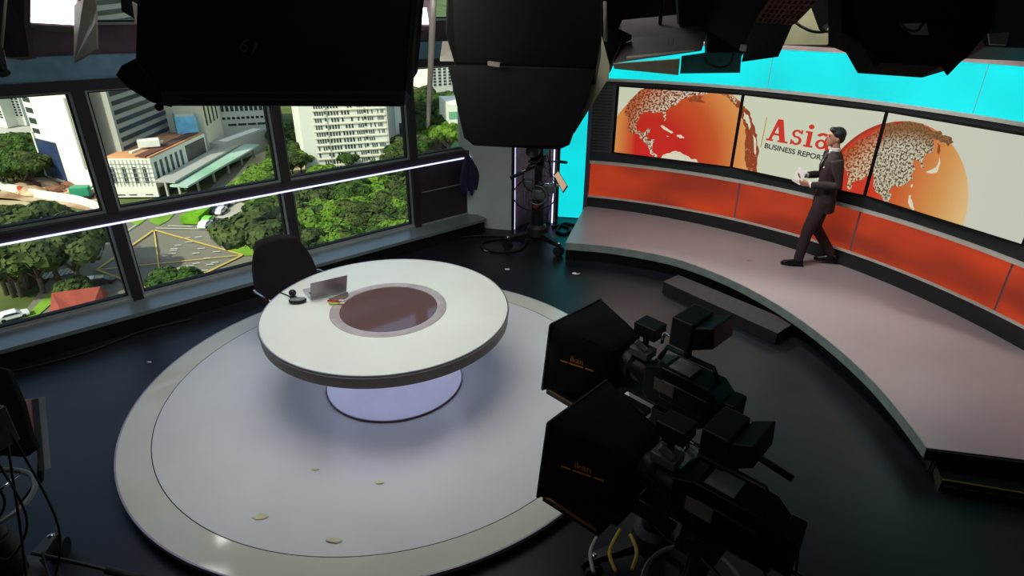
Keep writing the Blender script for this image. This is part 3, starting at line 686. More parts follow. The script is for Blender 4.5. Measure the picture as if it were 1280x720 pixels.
# ------------------------------------------------------------------ scraps on the floor
def scrap(x, y, z, s, label, mat='paper', k=0):
    p = at(x, y, z); r = random.Random(k); P = []
    n = 7
    for i in range(n):
        t = TAU*i/n; q = s*r.uniform(.5, 1.1); P.append(V((p.x+q*math.cos(t)*1.3, p.y+q*.6*math.sin(t), z+.002+r.uniform(0, s*.25))))
    b = MB(); b.prism(P, (0, 0, .0015)); o = b.build('paper_scrap', M[mat]); tag(o, label, 'scrap', 'scraps of paper and tape')
M['tape'] = pm('old_tape', (196, 192, 160), .6)
scrap(609, 313.5, 0, .05, 'white paper scrap on the dark floor just beyond the desk, nearer the window', k=1)
scrap(719.5, 342.5, 0, .045, 'white paper scrap on the dark floor near the podium corner', k=2)
scrap(634, 337, 0, .04, 'white paper scrap on the dark floor close to the desk rim', k=3)
scrap(937, 326, PZ, .03, 'tiny brown scrap lying on the podium in front of the presenter', 'brass', 4)
scrap(326, 646.5, .1, .045, 'pale tape scrap on the platform, nearest the bright reflection', 'tape', 5)
scrap(416, 676, .1, .05, 'pale tape scrap close to the near seam of the round platform', 'tape', 6)
scrap(473, 603.5, .1, .045, 'pale tape scrap on the platform below the glowing desk foot', 'tape', 7)
scrap(395, 587, .1, .03, 'small tape fleck on the platform left of the other tape scraps', 'tape', 8)
scrap(187, 453, 0, .02, 'tiny white fleck on the floor between window ledge and platform', k=9)
# ------------------------------------------------------------------ jacket hanging on the grey wall corner
jc = at(575, 200, 1.1); jx = W(5.12, -7.08, 0)
jk = empty('hanging_jacket', tuple(W(5.15, -7.12, .55)), 0, 'dark purple jacket hanging in the corner between the dark panel and grey wall', 'jacket')
b = MB()
top_ = W(5.17, -7.14, 1.1); 
fold = []
rj2 = random.Random(5)
for k_ in range(7):
    f_ = k_/6; off = D*(-.14+.28*f_); 
    ln = .52+.08*math.sin(k_*2.1); 
    b.tube(smooth_pts([top_, top_+off*.35+V((0, 0, -.12))+N*.03, top_+off*.9+V((0, 0, -.3))+N*(.05+.02*(k_ % 2)), top_+off*.75+V((0, 0, -ln))+N*.04]), [.012]+[.02, .026, .03, .034, .036, .036, .036, .036, .034, .03, .026, .02][:12], 10)
b.build('fabric_body', pm('purple_fabric', (52, 42, 78), .8, 0, .2, 20, .2), jk, True, world=True, )
MB().tube([top_+V((0, 0, -.03)), top_+V((0, 0, .03)), top_+N*-.03+V((0, 0, .04))], .006, 6).build('hook', M['chrome'], jk, True, world=True)
# ------------------------------------------------------------------ presenter
M['skin'] = pm('skin', (186, 134, 112), .5, 0, .06, 12, 0, .4)
M['suit'] = pm('suit_brown_grey', (50, 40, 41), .8, 0, .15, 60, .05, .25)
M['shirt'] = pm('shirt_white', (220, 216, 222), .7, 0, .04)
M['hair'] = pm('hair_black', (14, 12, 15), .5, 0, .3, 60, .3)
M['shoe'] = pm('shoe_black', (14, 12, 14), .2, 0, .1)
M['tie'] = pm('tie_dark', (40, 44, 60), .6)
pa = math.atan2(.12, -1)
pe = empty('person', (2.775, 7.515, PZ), pa, 'man in dark suit walking on the podium past the screens, holding white papers', 'person')
def voxel(o, size, it=4, fac=.6, sub=0):
    r = o.modifiers.new('remesh', 'REMESH'); r.mode = 'VOXEL'; r.voxel_size = size; r.use_smooth_shade = True
    s = o.modifiers.new('smooth', 'SMOOTH'); s.iterations = it; s.factor = fac
    return o
# joints, x forward, y towards his left
hipL, hipR = V((.02, .09, .88)), V((.0, -.09, .88))
kneeL, kneeR = V((.13, .10, .49)), V((.0, -.10, .47))
ankL, ankR = V((.17, .10, .09)), V((-.27, -.10, .13))
shL, shR = V((.0, .19, 1.40)), V((.02, -.19, 1.40))
elL, elR = V((-.07, .25, 1.12)), V((.02, -.25, 1.12))
haL, haR = V((.24, .13, 1.07)), V((.27, -.06, 1.13))
body = MB()
body.loft([((0, 0, .84), .10, .15), ((0, 0, .95), .095, .145), ((0, 0, 1.1), .09, .135), ((0, 0, 1.25), .10, .16), ((0, 0, 1.36), .095, .17), ((0, 0, 1.43), .06, .11), ((.005, 0, 1.48), .052, .055), ((.02, 0, 1.56), .05, .052)])
for a, k, f_ in ((hipL, kneeL, ankL), (hipR, kneeR, ankR)):
    body.tube([a, a.lerp(k, .5), k, k.lerp(f_, .35), f_], [.085, .075, .055, .055, .038], 14)
for a, e_, h in ((shL, elL, haL), (shR, elR, haR)):
    body.tube([a, a.lerp(e_, .5), e_, e_.lerp(h, .4), h], [.055, .047, .038, .037, .026], 12)
for f_, d in ((ankL, V((1, .06, 0))), (ankR, V((1, -.1, -.35)))):
    d.normalize(); body.tube([f_+V((0, 0, -.03))-d*.05, f_+V((0, 0, -.045))+d*.06, f_+V((0, 0, -.06))+d*.17], [.035, .036, .025], 10)
# head: skull, jaw, nose, chin, brow, ears, lips
HC = V((.035, 0, 1.625))
body.ball(HC+V((-.005, 0, .015)), (.092, .073, .098), 24, 16)
body.ball(HC+V((.035, 0, -.045)), (.052, .052, .062), 18, 12)
body.ball(HC+V((.06, 0, -.085)), (.024, .028, .02), 12, 8)
body.tube([HC+V((.082, 0, .02)), HC+V((.097, 0, -.005)), HC+V((.106, 0, -.022)), HC+V((.09, 0, -.032))], [.008, .011, .014, .012], 10)
body.ball(HC+V((.083, 0, .034)), (.014, .045, .011), 14, 8)
body.ball(HC+V((.083, 0, -.052)), (.013, .024, .006), 12, 8); body.ball(HC+V((.081, 0, -.063)), (.013, .021, .007), 12, 8)
for s in (-1, 1):
    body.ball(HC+V((-.012, s*.074, -.008)), (.019, .009, .032), 12, 8)
def hand(mb, wrist, dirv, palm_n, side, curl):
    d = dirv.normalized(); n_ = palm_n.normalized(); w = d.cross(n_)*side
    mb.prism([wrist+w*.028-n_*.012, wrist-w*.028-n_*.012, wrist-w*.038+d*.085-n_*.012, wrist+w*.038+d*.085-n_*.012], n_*.024)
    for i, L in enumerate((.068, .078, .072, .056)):
        b0 = wrist+d*.08+w*(.03-.02*i); p1 = b0+(d*math.cos(curl)+n_*math.sin(curl))*L*.5; p2 = p1+(d*math.cos(curl*2.2)+n_*math.sin(curl*2.2))*L*.5
        mb.tube([b0, p1, p2], [.0095, .0088, .0075], 8)
    t0 = wrist+d*.025+w*.03; t1 = t0+(w*.7+d*.8+n_*.3).normalized()*.035; mb.tube([t0, t1, t1+(d+n_*.7).normalized()*.03], [.012, .0105, .0085], 8)
dl = (haL-elL).normalized(); dr = (haR-elR).normalized()
hand(body, haL, (dl+V((.1, -.2, .1))), V((0, -1, .35)), -1, .5)
hand(body, haR, (dr+V((.1, .1, 0))), V((.0, .8, .6)), 1, .45)
bo = voxel(body.build('body', M['skin'], pe, True), .0075, 3, .5)
# clothing
j = MB()
j.loft([((-.01, 0, .74), .135, .185), ((-.005, 0, .86), .13, .182), ((0, 0, 1.0), .118, .165), ((0, 0, 1.12), .115, .158), ((0, 0, 1.26), .128, .185), ((0, 0, 1.37), .118, .195), ((0, 0, 1.435), .085, .15), ((-.004, 0, 1.475), .062, .075)])
for a, e_, h in ((shL, elL, haL), (shR, elR, haR)):
    j.tube([a+V((0, 0, .005)), a.lerp(e_, .5), e_, e_.lerp(h, .5), e_.lerp(h, .93)], [.072, .062, .054, .048, .04], 14)
jo = voxel(j.build('suit_jacket', M['suit'], pe, True), .011, 4, .5)
t = MB()
t.loft([((0, 0, .76), .11, .165), ((0, 0, .86), .11, .16), ((0, 0, .93), .1, .15)])
for a, k, f_ in ((hipL, kneeL, ankL), (hipR, kneeR, ankR)):
    t.tube([a+V((0, 0, .02)), a.lerp(k, .5), k, k.lerp(f_, .5), f_+V((-.005, 0, -.01))], [.105, .094, .074, .066, .06], 16, True, 1.0)
voxel(t.build('trousers', M['suit'], pe, True), .011, 4, .5)
c = MB(); c.lathe([(.056, 1.455), (.06, 1.475), (.058, 1.50), (.054, 1.515), (.05, 1.515), (.05, 1.455)], (.006, 0, 0), 24, cap=False)
c.prism([V((.058, -.04, 1.47)), V((.058, .04, 1.47)), V((.128, 0, 1.30))], (.012, 0, .004))
c.build('shirt', M['shirt'], pe, True)
for nm, e_, h in (('shirt_cuff', elL, haL), ('shirt_cuff', elR, haR)):
    MB().tube([e_.lerp(h, .9), e_.lerp(h, .985)], [.034, .034], 14).build(nm, M['shirt'], pe, True)
MB().prism([V((.125, -.018, 1.30)), V((.125, .018, 1.30)), V((.078, .014, 1.475)), V((.078, -.014, 1.475))], (.008, 0, .002)).build('tie', M['tie'], pe)
MB().box((.098, .098, 1.285), (.012, .05, .018), .55).build('pocket_square', M['shirt'], pe)
for s in (-1, 1):
    MB().prism([V((.07, s*.02, 1.46)), V((.105, s*.065, 1.40)), V((.132, s*.05, 1.28)), V((.13, s*.004, 1.2)), V((.118, s*.02, 1.32))], (.008, 0, 0)).build('lapel', M['suit'], pe)
h = MB()
h.ball(HC+V((-.02, 0, .045)), (.092, .083, .083), 28, 18)
h.ball(HC+V((.035, 0, .088)), (.055, .062, .032), 20, 12)
h.ball(HC+V((-.055, 0, .01)), (.052, .075, .075), 20, 12)
for s in (-1, 1): h.ball(HC+V((-.02, s*.07, .03)), (.03, .012, .04), 12, 8)
voxel(h.build('hair', M['hair'], pe, True), .008, 3, .5)
for s in (-1, 1):
    MB().ball(HC+V((.076, s*.028, .012)), (.008, .013, .007), 12, 8).build('eye', pm('eye_dark', (30, 22, 20), .2), pe, True)
for f_, d in ((ankL, V((1, .06, 0))), (ankR, V((1, -.12, -.1)))):
    d.normalize(); b = MB(); w = V((-d.y, d.x, 0))
    zb = f_.z-.085
    b.tube([f_+V((0, 0, -.035))-d*.075, f_+V((0, 0, -.03)), f_+V((0, 0, -.045))+d*.08, f_+V((0, 0, -.058))+d*.16, f_+V((0, 0, -.062))+d*.205], [.03, .043, .042, .04, .014], 14, True, .85)
    q = f_+d*.06; b.prism([V((0, 0, 0))+f_+w*.035-d*.085+V((0, 0, -.088)), f_-w*.035-d*.085+V((0, 0, -.088)), f_-w*.045+d*.1+V((0, 0, -.088)), f_-w*.02+d*.2+V((0, 0, -.088)), f_+w*.02+d*.2+V((0, 0, -.088)), f_+w*.045+d*.1+V((0, 0, -.088))], (0, 0, .02))
    voxel(b.build('shoe', M['shoe'], pe, True), .007, 3, .5)
# papers held in both hands
mp = wm(pe)
ppz = empty('held_papers', tuple(mp @ V((.33, .04, 1.13))), 0, 'white script papers held in the hands of the man in the suit', 'papers')
for i, (o_, tl) in enumerate(((0, 0), (.004, .12))):
    c0 = V((.35+o_, .03-o_, 1.13-i*.03)); nn_ = V((.15, .82, .55)).normalized(); ux = V((.85, -.3-tl, .25)); ux = (ux-nn_*ux.dot(nn_)).normalized(); uy = nn_.cross(ux)
    uy = uy if uy.z > 0 else -uy
    P = [c0-uy*.06-ux*.05, c0-uy*.06+ux*.06, c0+uy*.1+ux*.07, c0+uy*.1-ux*.04]
    MB().prism([mp @ p for p in P], (.001, 0, .0012)).build('sheet', M['paper'], ppz, world=True)
# ------------------------------------------------------------------ studio cameras on pedestals
M['greyplas'] = pm('grey_plastic', (88, 92, 94), .4, .2)
M['tan'] = pm('tan_edge', (120, 84, 50), .6)
M['orangetxt'] = pm('orange_print', (196, 130, 40), .6)
def studio_camera(loc, yaw, label, group=None):
    e = empty('studio_camera', loc, yaw, label, 'studio camera', group)
    # pedestal
    b = MB(); b.lathe([(.0, .16), (.13, .16), (.15, .2), (.13, .3), (.085, .34), (.085, .62), (.07, .62), (.07, .9), (.055, .9), (.055, 1.14), (0, 1.14)], n=32); b.build('column', M['black'], e, 'auto')
    for i in range(3):
        a = R_(60+120*i); d = V((math.cos(a), math.sin(a), 0)); p = V((0, 0, .2))
        lg = MB().hexa([V((0, 0, .16))+d*.08+V((-d.y, d.x, 0))*s*.05+V((0, 0, z)) for s, z in ((-1, 0), (1, 0), (1, .09), (-1, .09))],
                       [V((0, 0, .13))+d*.42+V((-d.y, d.x, 0))*s*.03+V((0, 0, z)) for s, z in ((-1, 0), (1, 0), (1, .05), (-1, .05))]).build('leg', M['black'], e, bevel=.006)
        for s in (-1, 1):
            MB().lathe([(.02, -.014), (.062, -.014), (.066, 0), (.062, .014), (.02, .014)], V((0, 0, .066))+d*.41+V((-d.y, d.x, 0))*s*.035, 20, V((0, 0, 1)).rotation_difference(V((-d.y, d.x, 0))).to_matrix()).build('wheel', M['rubber'], lg, 'auto')
        MB().tube([V((0, 0, .14))+d*.4, V((0, 0, .19))+d*.41], .02, 10).build('caster_stem', M['chrome'], lg, True)
    # steering ring with spokes
    b = MB(); b.tube([V((.245*math.cos(t*TAU/40), .245*math.sin(t*TAU/40), .86)) for t in range(41)], .014, 8, False)
    b.build('steering_ring', M['greyplas'], e, True)
    b = MB()
    for i in range(3): a = R_(30+120*i); b.tube([(.06*math.cos(a), .06*math.sin(a), .83), (.24*math.cos(a), .24*math.sin(a), .86)], .009, 8)
    b.build('ring_spokes', M['chrome'], e, True)
    MB().ball((.1, .0, .62), .035, 14, 10).build('red_knob', M['red'], e, True)
    # head
    b = MB(); b.box((0, 0, 1.16), (.2, .17, .05)); b.box((0, .075, 1.22), (.16, .03, .12)); b.box((0, -.075, 1.22), (.16, .03, .12)); b.lathe([(0, -.1), (.05, -.1), (.05, .1), (0, .1)], (0, 0, 1.22), 20, Matrix.Rotation(math.pi/2, 3, 'X')); b.box((.05, 0, 1.285), (.55, .12, .025))
    b.build('pan_head', M['black'], e, bevel=.004)
    for s in (-1, 1):
        b = MB(); b.tube([(-.05, s*.1, 1.2), (-.4, s*.17, 1.12), (-.5, s*.19, 1.09)], .011, 8)
        pb = b.build('pan_bar', M['black'], e, True)
        MB().tube([(-.44, s*.178, 1.107), (-.7, s*.23, 1.03)], .021, 12).build('foam_grip', M['rubber'], pb, True)
    # body
    b = MB(); b.prism([V((-.34, -.09, 1.31)), V((.12, -.09, 1.31)), V((.16, -.09, 1.36)), V((.16, -.09, 1.53)), V((.05, -.09, 1.57)), V((-.26, -.09, 1.57)), V((-.34, -.09, 1.5))], (0, .18, 0))
    b.box((-.37, 0, 1.43), (.07, .15, .2)); b.box((-.12, .1, 1.45), (.3, .03, .12))
    b.build('camera_body', M['blackgloss'], e, bevel=.008)
    b = MB(); b.box((.0, .121, 1.475), (.13, .004, .075)); b.build('side_plate', pm('scuffed_plate', (92, 84, 76), .6), e)
    b = MB(); b.box((-.05, 0, 1.575), (.14, .12, .008)); b.build('note_card', pm('white_card', (120, 122, 124), .6), e)
    b = MB(); b.tube([(-.26, 0, 1.58), (-.22, 0, 1.65), (.08, 0, 1.65), (.12, 0, 1.56)], .016, 10); b.build('top_handle', M['black'], e, True)
    b = MB(); b.lathe([(.0, 0), (.07, 0), (.078, .02), (.078, .1), (.07, .11), (.085, .13), (.085, .2), (.075, .21), (.062, .2), (0, .18)], (.16, 0, 1.43), 28, Matrix.Rotation(math.pi/2, 3, 'Y')); b.build('lens', M['black'], e, 'auto')
    b = MB(); b.box((.24, 0, 1.55), (.13, .1, .05)); b.tube([(.2, .03, 1.58), (.26, .05, 1.63)], .02, 10); b.build('lens_drive', M['greyplas'], e, bevel=.005)
    b = MB(); b.box((.24, -.05, 1.68), (.15, .12, .08)); b.box((.24, -.02, 1.61), (.03, .03, .1)); b.build('prompter_box', M['black'], e, bevel=.006)
    # prompter cloth hood
    W0, x1, x0 = .235, .76, .36
    F1 = [V((x1+.05, -W0, 1.10)), V((x1+.05, W0, 1.10)), V((x1, W0, 1.60)), V((x1, -W0, 1.60))]
    F0 = [V((x0, -.12, 1.24)), V((x0, .12, 1.24)), V((x0, .13, 1.55)), V((x0, -.13, 1.55))]
    hb = MB()
    def quad(a, b_, c_, d_, th=.006, k=6):
        cen = (a+b_+c_+d_)/4; nrm = (b_-a).cross(d_-a).normalized()
        vs = []; fs = []
        for o in (0, 1):
            for i in range(k+1):
                for q in range(k+1):
                    u, v = q/k, i/k; p = (a*(1-u)+b_*u)*(1-v)+(d_*(1-u)+c_*u)*v
                    sag = -.018*math.sin(math.pi*u)*math.sin(math.pi*v)+.004*math.sin(9*u+5*v)
                    vs.append(p+nrm*(sag+o*th))
        n_ = k+1; oo = n_*n_
        for i in range(k):
            for q in range(k):
                s = i*n_+q; fs += [(s, s+1, s+n_+1, s+n_), (oo+s, oo+s+n_, oo+s+n_+1, oo+s+1)]
        for q in range(k):
            fs += [(q, oo+q, oo+q+1, q+1), (k*n_+q, k*n_+q+1, oo+k*n_+q+1, oo+k*n_+q), (q*n_, (q+1)*n_, oo+(q+1)*n_, oo+q*n_), (q*n_+k, oo+q*n_+k, oo+(q+1)*n_+k, (q+1)*n_+k)]
        hb.add(vs, fs)
    quad(F0[3], F0[2], F1[2], F1[3]); quad(F0[1], F1[1], F1[2], F0[2]); quad(F0[0], F0[3], F1[3], F1[0]); quad(F0[0], F0[1], F0[2], F0[3])
    hb.build('prompter_hood', M['blackcloth'], e, True)
    b = MB()
    for i in range(4): b.bar(F1[i], F1[(i+1) % 4], .012, .012)
    b.build('hood_frame', M['black'], e)
    # text on the near (left) side of the hood
    sx = (F0[2]-F1[2]); sx.z = 0; sx.normalize(); mid = (F1[2]+F1[1]+F0[1]+F0[2])/4
    nrm = (F0[2]-F1[2]).cross(V((0, 0, 1))).normalized(); nrm = nrm if nrm.y > 0 else -nrm
    R = Matrix((sx, V((0, 0, 1)), nrm)).transposed()
    if R.determinant() < 0: R = Matrix((-sx, V((0, 0, 1)), nrm)).transposed()
    we = wm(e)
    text_mesh('ikan', .055, M['orangetxt'], 'hood_print', e, we @ (mid+nrm*.022+V((0, 0, .03))), we.to_3x3() @ R, align='CENTER')
    b = MB()
    for a_, c_ in ((-.11, -.06), (-.05, .045), (.06, .11)): b.bar(mid+nrm*.022+sx*a_+V((0, 0, .012)), mid+nrm*.022+sx*c_+V((0, 0, .012)), .002, .009)
    b.build('hood_print_line', M['orangetxt'], e)
    # prompter glass, monitor below
    b = MB(); b.hexa([V((x1+.03, -.2, 1.12)), V((x1+.03, .2, 1.12)), V((x0+.05, .13, 1.5)), V((x0+.05, -.13, 1.5))], [V((x1+.036, -.2, 1.12)), V((x1+.036, .2, 1.12)), V((x0+.056, .13, 1.5)), V((x0+.056, -.13, 1.5))]); b.build('prompter_glass', M['reflglass'], e)
    b = MB(); b.box((.62, 0, 1.075), (.36, .42, .03)); b.box((.3, 0, 1.15), (.3, .06, .04)); b.box((.43, 0, 1.1), (.05, .2, .08)); b.build('prompter_monitor', M['black'], e, bevel=.004)
    b = MB(); b.bar(V((.79, -.2, 1.094)), V((.79, .2, 1.094)), .015, .01); b.bar(V((.46, .206, 1.094)), V((.79, .206, 1.094)), .01, .01); b.build('monitor_trim', M['tan'], e)
    # viewfinder
    vf = MB(); vf.box((-.05, .0, 1.83), (.13, .22, .17)); 
    vf.hexa([V((-.12, -.11, 1.76)), V((-.12, .1, 1.76)), V((-.12, .1, 1.90)), V((-.12, -.11, 1.90))], [V((-.22, -.16, 1.79)), V((-.22, .05, 1.79)), V((-.21, .07, 1.92)), V((-.21, -.16, 1.92))])
    vf.box((-.05, 0, 1.70), (.04, .04, .12))
    vf.build('viewfinder', M['black'], e, bevel=.008)
    b = MB(); b.tube([(.1, .02, 1.74), (-.02, .02, 1.74)], .01, 8); b.tube([(.1, .02, 1.74), (.12, 0, 1.66)], .01, 8); b.build('viewfinder_arm', M['chrome'], e, True)
    # cables
    rr = random.Random(11)
    for k_, (p, q, s_) in enumerate((((-.4, .05, 1.36), (-.08, .1, .75), .35), ((-.4, -.02, 1.34), (.02, .12, .5), .5), ((-.3, .08, 1.35), (-.1, .05, 1.0), .25), ((.3, .1, 1.5), (.05, .12, 1.1), .2), ((-.4, -.05, 1.4), (-.1, -.12, .4), .45))):
        p, q = V(p), V(q); mid1 = p.lerp(q, .33)+V((-.15, rr.uniform(-.1, .1), -s_*.6)); mid2 = p.lerp(q, .7)+V((-.12, rr.uniform(-.1, .15), -s_*.7))
        MB().tube(smooth_pts([p, mid1, mid2, q], 8), .006, 6).build('cable', M['rubber'], e, True)
    return e
FY = math.radians(141.3)
camA = studio_camera((.518, 3.004, 0), FY, 'black studio camera with cloth prompter hood, nearer the podium of the two by the platform', 'studio cameras')
camB = copy_tree(camA); camB.location = (.60, 2.13, 0); camB.rotation_euler = (0, 0, FY+R_(3)); camB['label'] = 'black studio camera with draped prompter hood in the near corner, closest to the viewer'
camC = copy_tree(camA); camC['label'] = 'black studio camera cut off at the picture edge below the windows'
camC.location = (-3.1, 2.34, 0); camC.rotation_euler = (0, 0, R_(168))
camD = copy_tree(camA); camD['label'] = 'tall black studio camera on wheeled pedestal in front of the LED column'
camD.location = (-.78, 8.12, 0); camD.rotation_euler = (0, 0, R_(262))
for o in [x for x in COL.objects if x.parent == camD and x.name.split('.')[0] in ('prompter_hood', 'hood_frame', 'hood_print', 'hood_print_line', 'prompter_glass', 'prompter_monitor', 'monitor_trim', 'prompter_box', 'viewfinder', 'viewfinder_arm', 'lens_drive')]:
    bpy.data.objects.remove(o)
for o in [x for x in COL.objects if x.parent == camB and x.name.split('.')[0] in ('viewfinder', 'viewfinder_arm')]:
    o.location = (.08, -.1, -.12)
mq = [dp(x, y, 4.07) for x, y in ((22, 501), (39, 499), (44, 547), (34, 558))]
MB().prism(mq, fw*.012).build('rear_monitor', pm('pinkish_screen', (205, 150, 150), .3), camC, world=True)
MB().prism([dp(x, y, 4.06) for x, y in ((39, 499), (48, 497), (56, 588), (48, 590))], fw*.05).build('monitor_frame', M['greyplas'], camC, world=True, bevel=.004)
MB().prism([dp(x, y, 4.0) for x, y in ((-30, 455), (8, 462), (27, 505), (38, 548), (46, 560), (30, 572), (0, 570), (-30, 580))], fw*.04).build('draped_cloth', M['blackcloth'], camC, world=True, bevel=.01)
MB().tube([dp(52, 560, 4.1), dp(50, 600, 4.1), dp(20, 640, 4.15)], .02, 8).build('support_arm', M['black'], camC, True, world=True)
cbars = [x for x in COL.objects if x.parent == camC and x.name.startswith('pan_bar')]
for o in [x for x in COL.objects if x.parent == cbars[1]]: bpy.data.objects.remove(o)
bpy.data.objects.remove(cbars[1]); cbars[0].location = (-.0, 0, -.8)
for o in [x for x in COL.objects if x.parent == camC and x.name.split('.')[0] in ('viewfinder', 'viewfinder_arm')]: bpy.data.objects.remove(o)
# equipment hung on the far pedestal
for o in [x for x in COL.objects if x.parent == camD and x.name.split('.')[0] in ('steering_ring', 'ring_spokes')]: bpy.data.objects.remove(o)
dx, dy = -.78, 8.12
MB().tube([(dx+.13*math.cos(t*TAU/30), dy-.16, .80+.13*math.sin(t*TAU/30)) for t in range(31)], .012, 8, False).build('hand_wheel', M['greyplas'], camD, True, world=True)
b = MB(); b.box((dx, dy-.1, .80), (.16, .1, .14)); b.box((dx-.13, dy-.08, .93), (.16, .1, .1)); b.box((dx+.15, dy-.06, .88), (.16, .12, .12)); b.build('control_box', M['greyplas'], camD, world=True, bevel=.02)
b = MB(); b.tube([(dx-.34, dy-.2, 1.02), (dx-.06, dy-.12, 1.16)], .022, 10); b.build('tilt_handle', M['black'], camD, True, world=True)
b = MB(); b.tube([(dx-.32, dy-.2, 1.04), (dx-.05, dy-.12, 1.19)], .007, 8); b.tube([(dx+.02, dy-.1, .95), (dx+.3, dy-.05, .92)], .018, 8); b.build('steel_arm', M['chrome'], camD, True, world=True)
for i, (u, v, s_) in enumerate(((-.1, 1.2, .3), (.08, 1.25, .25), (.15, 1.1, .4), (-.02, 1.3, .5), (-.17, 1.0, .35))):
    MB().tube(smooth_pts([V((dx+u, dy-.12, v)), V((dx+u*1.8, dy-.2, v-s_*.5)), V((dx+u*1.3, dy-.2, v-s_)), V((dx, dy-.1, v-s_*1.3))], 6), .008, 6).build('cable', M['greyplas'] if i % 2 else M['rubber'], camD, True, world=True)
# tablet hung on the far camera
tb = empty('tablet_monitor', tuple(at(697, 228, 1.0)), 0, 'small tilted tablet with orange and white display beside the far camera', 'tablet')
A4 = [dp(x, y, 8.2) for x, y in ((692, 222), (697.5, 209), (710, 232), (703, 243))]
A4 = [dp(x, y, 8.25) for x, y in ((691.5, 218), (697, 212), (710, 233), (704, 242))]
nrm = (A4[1]-A4[0]).cross(A4[2]-A4[0]).normalized(); nrm = nrm if nrm.dot(CAM-A4[0]) > 0 else -nrm
MB().prism([p-nrm*.012 for p in A4], nrm*.012).build('case', M['black'], tb, world=True)
ctr = sum(A4, V())/4
MB().prism([ctr+(p-ctr)*.84+nrm*.0005 for p in A4], nrm*.0012).build('screen', em('tablet_screen', (214, 178, 140), .75), tb, world=True)
MB().tube([ctr-nrm*.012, ctr-nrm*.05+V((-.05, 0, -.02)), V((-.70, 8.1, 1.2))], .008, 6).build('mount_arm', M['black'], tb, True, world=True)
# floor cables
def cable(pts, r, label):
    P = smooth_pts([V(p)+V((0, 0, r)) for p in pts], 8); o = MB().tube(P, r, 8).build('floor_cable', M['rubber'], None, True); tag(o, label, 'cable', 'cables on the floor'); return o
cable([at(x, y, 0) for x, y in ((490, 319), (520, 311), (560, 300), (600, 296), (640, 298), (655, 303))], .014, 'black cable running from the window ledge to the far camera')
cable([at(x, y, 0) for x, y in ((655, 300), (622, 300), (604, 304), (603, 311), (622, 316), (648, 314), (657, 306), (659, 300))], .017, 'thick black cable loop on the floor beside the far camera')
cable([at(x, y, 0) for x, y in ((8, 467), (60, 455), (110, 441), (150, 426), (183, 413.5), (240, 400))], .011, 'thin black cable along the floor in front of the window ledge')
cable([at(x, y, 0) for x, y in ((690, 285), (702, 283), (712, 288), (706, 294), (696, 290), (705, 281), (722, 284))], .02, 'tangled black cables on the floor below the cyan panel')
for i, (col, pts) in enumerate((((170, 140, 30), ((775, 662), (762, 690), (770, 715))), ((150, 150, 140), ((748, 668), (738, 690), (742, 716))), ((170, 140, 30), ((788, 668), (796, 690), (790, 712))))):
    P = [at(x, y, .55) for x, y in pts]
    o = MB().tube(smooth_pts(P, 6), .011, 8).build('hanging_cable', pm('cable_%d' % i, col, .5), None, True)
    tag(o, ['yellow cable hanging behind the nearest camera, left one of two', 'pale grey cable hanging behind the nearest camera', 'yellow cable hanging behind the nearest camera, right one of two'][i], 'cable')
# ------------------------------------------------------------------ overhead studio lights
M['fix'] = pm('fixture_black', (8, 8, 9), .6, 0, .2, 6, 0, .25)
M['fixgrey'] = pm('fixture_dark_grey', (44, 48, 48), .5, 0, .15, 6)
M['flapgrey'] = pm('flap_warm_grey', (140, 134, 122), .5, .1)
M['flapdk'] = pm('flap_dark_grey', (48, 54, 56), .6, 0)
M['khaki'] = pm('khaki_flap', (172, 168, 138), .6)
M['teal'] = pm('teal_gel_flap', (50, 120, 122), .4)
def plate(pxd, th, away=True):
    P = [dp(*q) for q in pxd]; n_ = (P[1]-P[0]).cross(P[2]-P[1]).normalized()
    c = sum(P, V())/len(P)
    if (n_.dot(c-CAM) > 0) != away: n_ = -n_
    return MB().prism(P, n_*th)
# 1: big bank light, tilted, its back to the camera
def at_d(pts): return [dp(*p) for p in pts]
L1 = empty('studio_softlight', tuple(dp(330, -40, 2.5)), 0, 'very large black studio softlight numbered 61 hanging in front of the windows', 'studio light')
back = at_d([(172, -70, 2.2), (522, -78, 2.2), (507, 116, 2.507), (198, 116, 2.507), (168, 76, 2.44)])
c0 = sum(back, V())/5; n_ = (back[1]-back[0]).cross(back[3]-back[0]).normalized(); n_ = n_ if n_.dot(c0-CAM) > 0 else -n_
MB().prism(back, n_*.24).build('housing', M['fix'], L1, world=True, bevel=.01)
low = at_d([(200, 112, 2.5), (507, 112, 2.5), (505, 134, 2.56), (203, 133, 2.56)])
MB().prism(low, n_*.16).build('ballast_rail', M['fixgrey'], L1, world=True, bevel=.006)
b = MB(); 
for y0 in (119, 127): b.bar(dp(225, y0, 2.48), dp(496, y0+1, 2.48), .012, .008)
b.build('rail_slots', M['fix'], L1, world=True)
b = MB(); b.prism(at_d([(168, 74, 2.5), (152, 82, 2.52), (145, 94, 2.54), (160, 110, 2.58), (190, 128, 2.6), (214, 134, 2.58), (212, 100, 2.5)]), n_*.1); b.build('corner_flap', M['fix'], L1, world=True)
MB().ball(dp(199, 134, 2.55), .016, 10, 8).build('latch_knob', M['fix'], L1, True, world=True)
b = MB(); b.prism(at_d([(507, 112, 2.5), (513, 122, 2.52), (516, 60, 2.45), (523, -10, 2.38), (514, -12, 2.36)]), n_*.05); b.build('side_flap', M['fixgrey'], L1, world=True)
R = Matrix((rt, up, -fw)).transposed()
text_mesh('61', .075, pm('stencil_grey', (38, 39, 39), .7), 'stencil_number', L1, dp(297, 62, 2.36), Matrix.Rotation(R_(-22), 3, fw*-1) @ R)
n_bank = n_.copy(); c0b = c0.copy()
MB().prism([c0+(p-c0)*.86+n_*.243 for p in back], n_*.004).build('diffuser', em('tube_bank', (255, 250, 240), 2.0), L1, world=True)
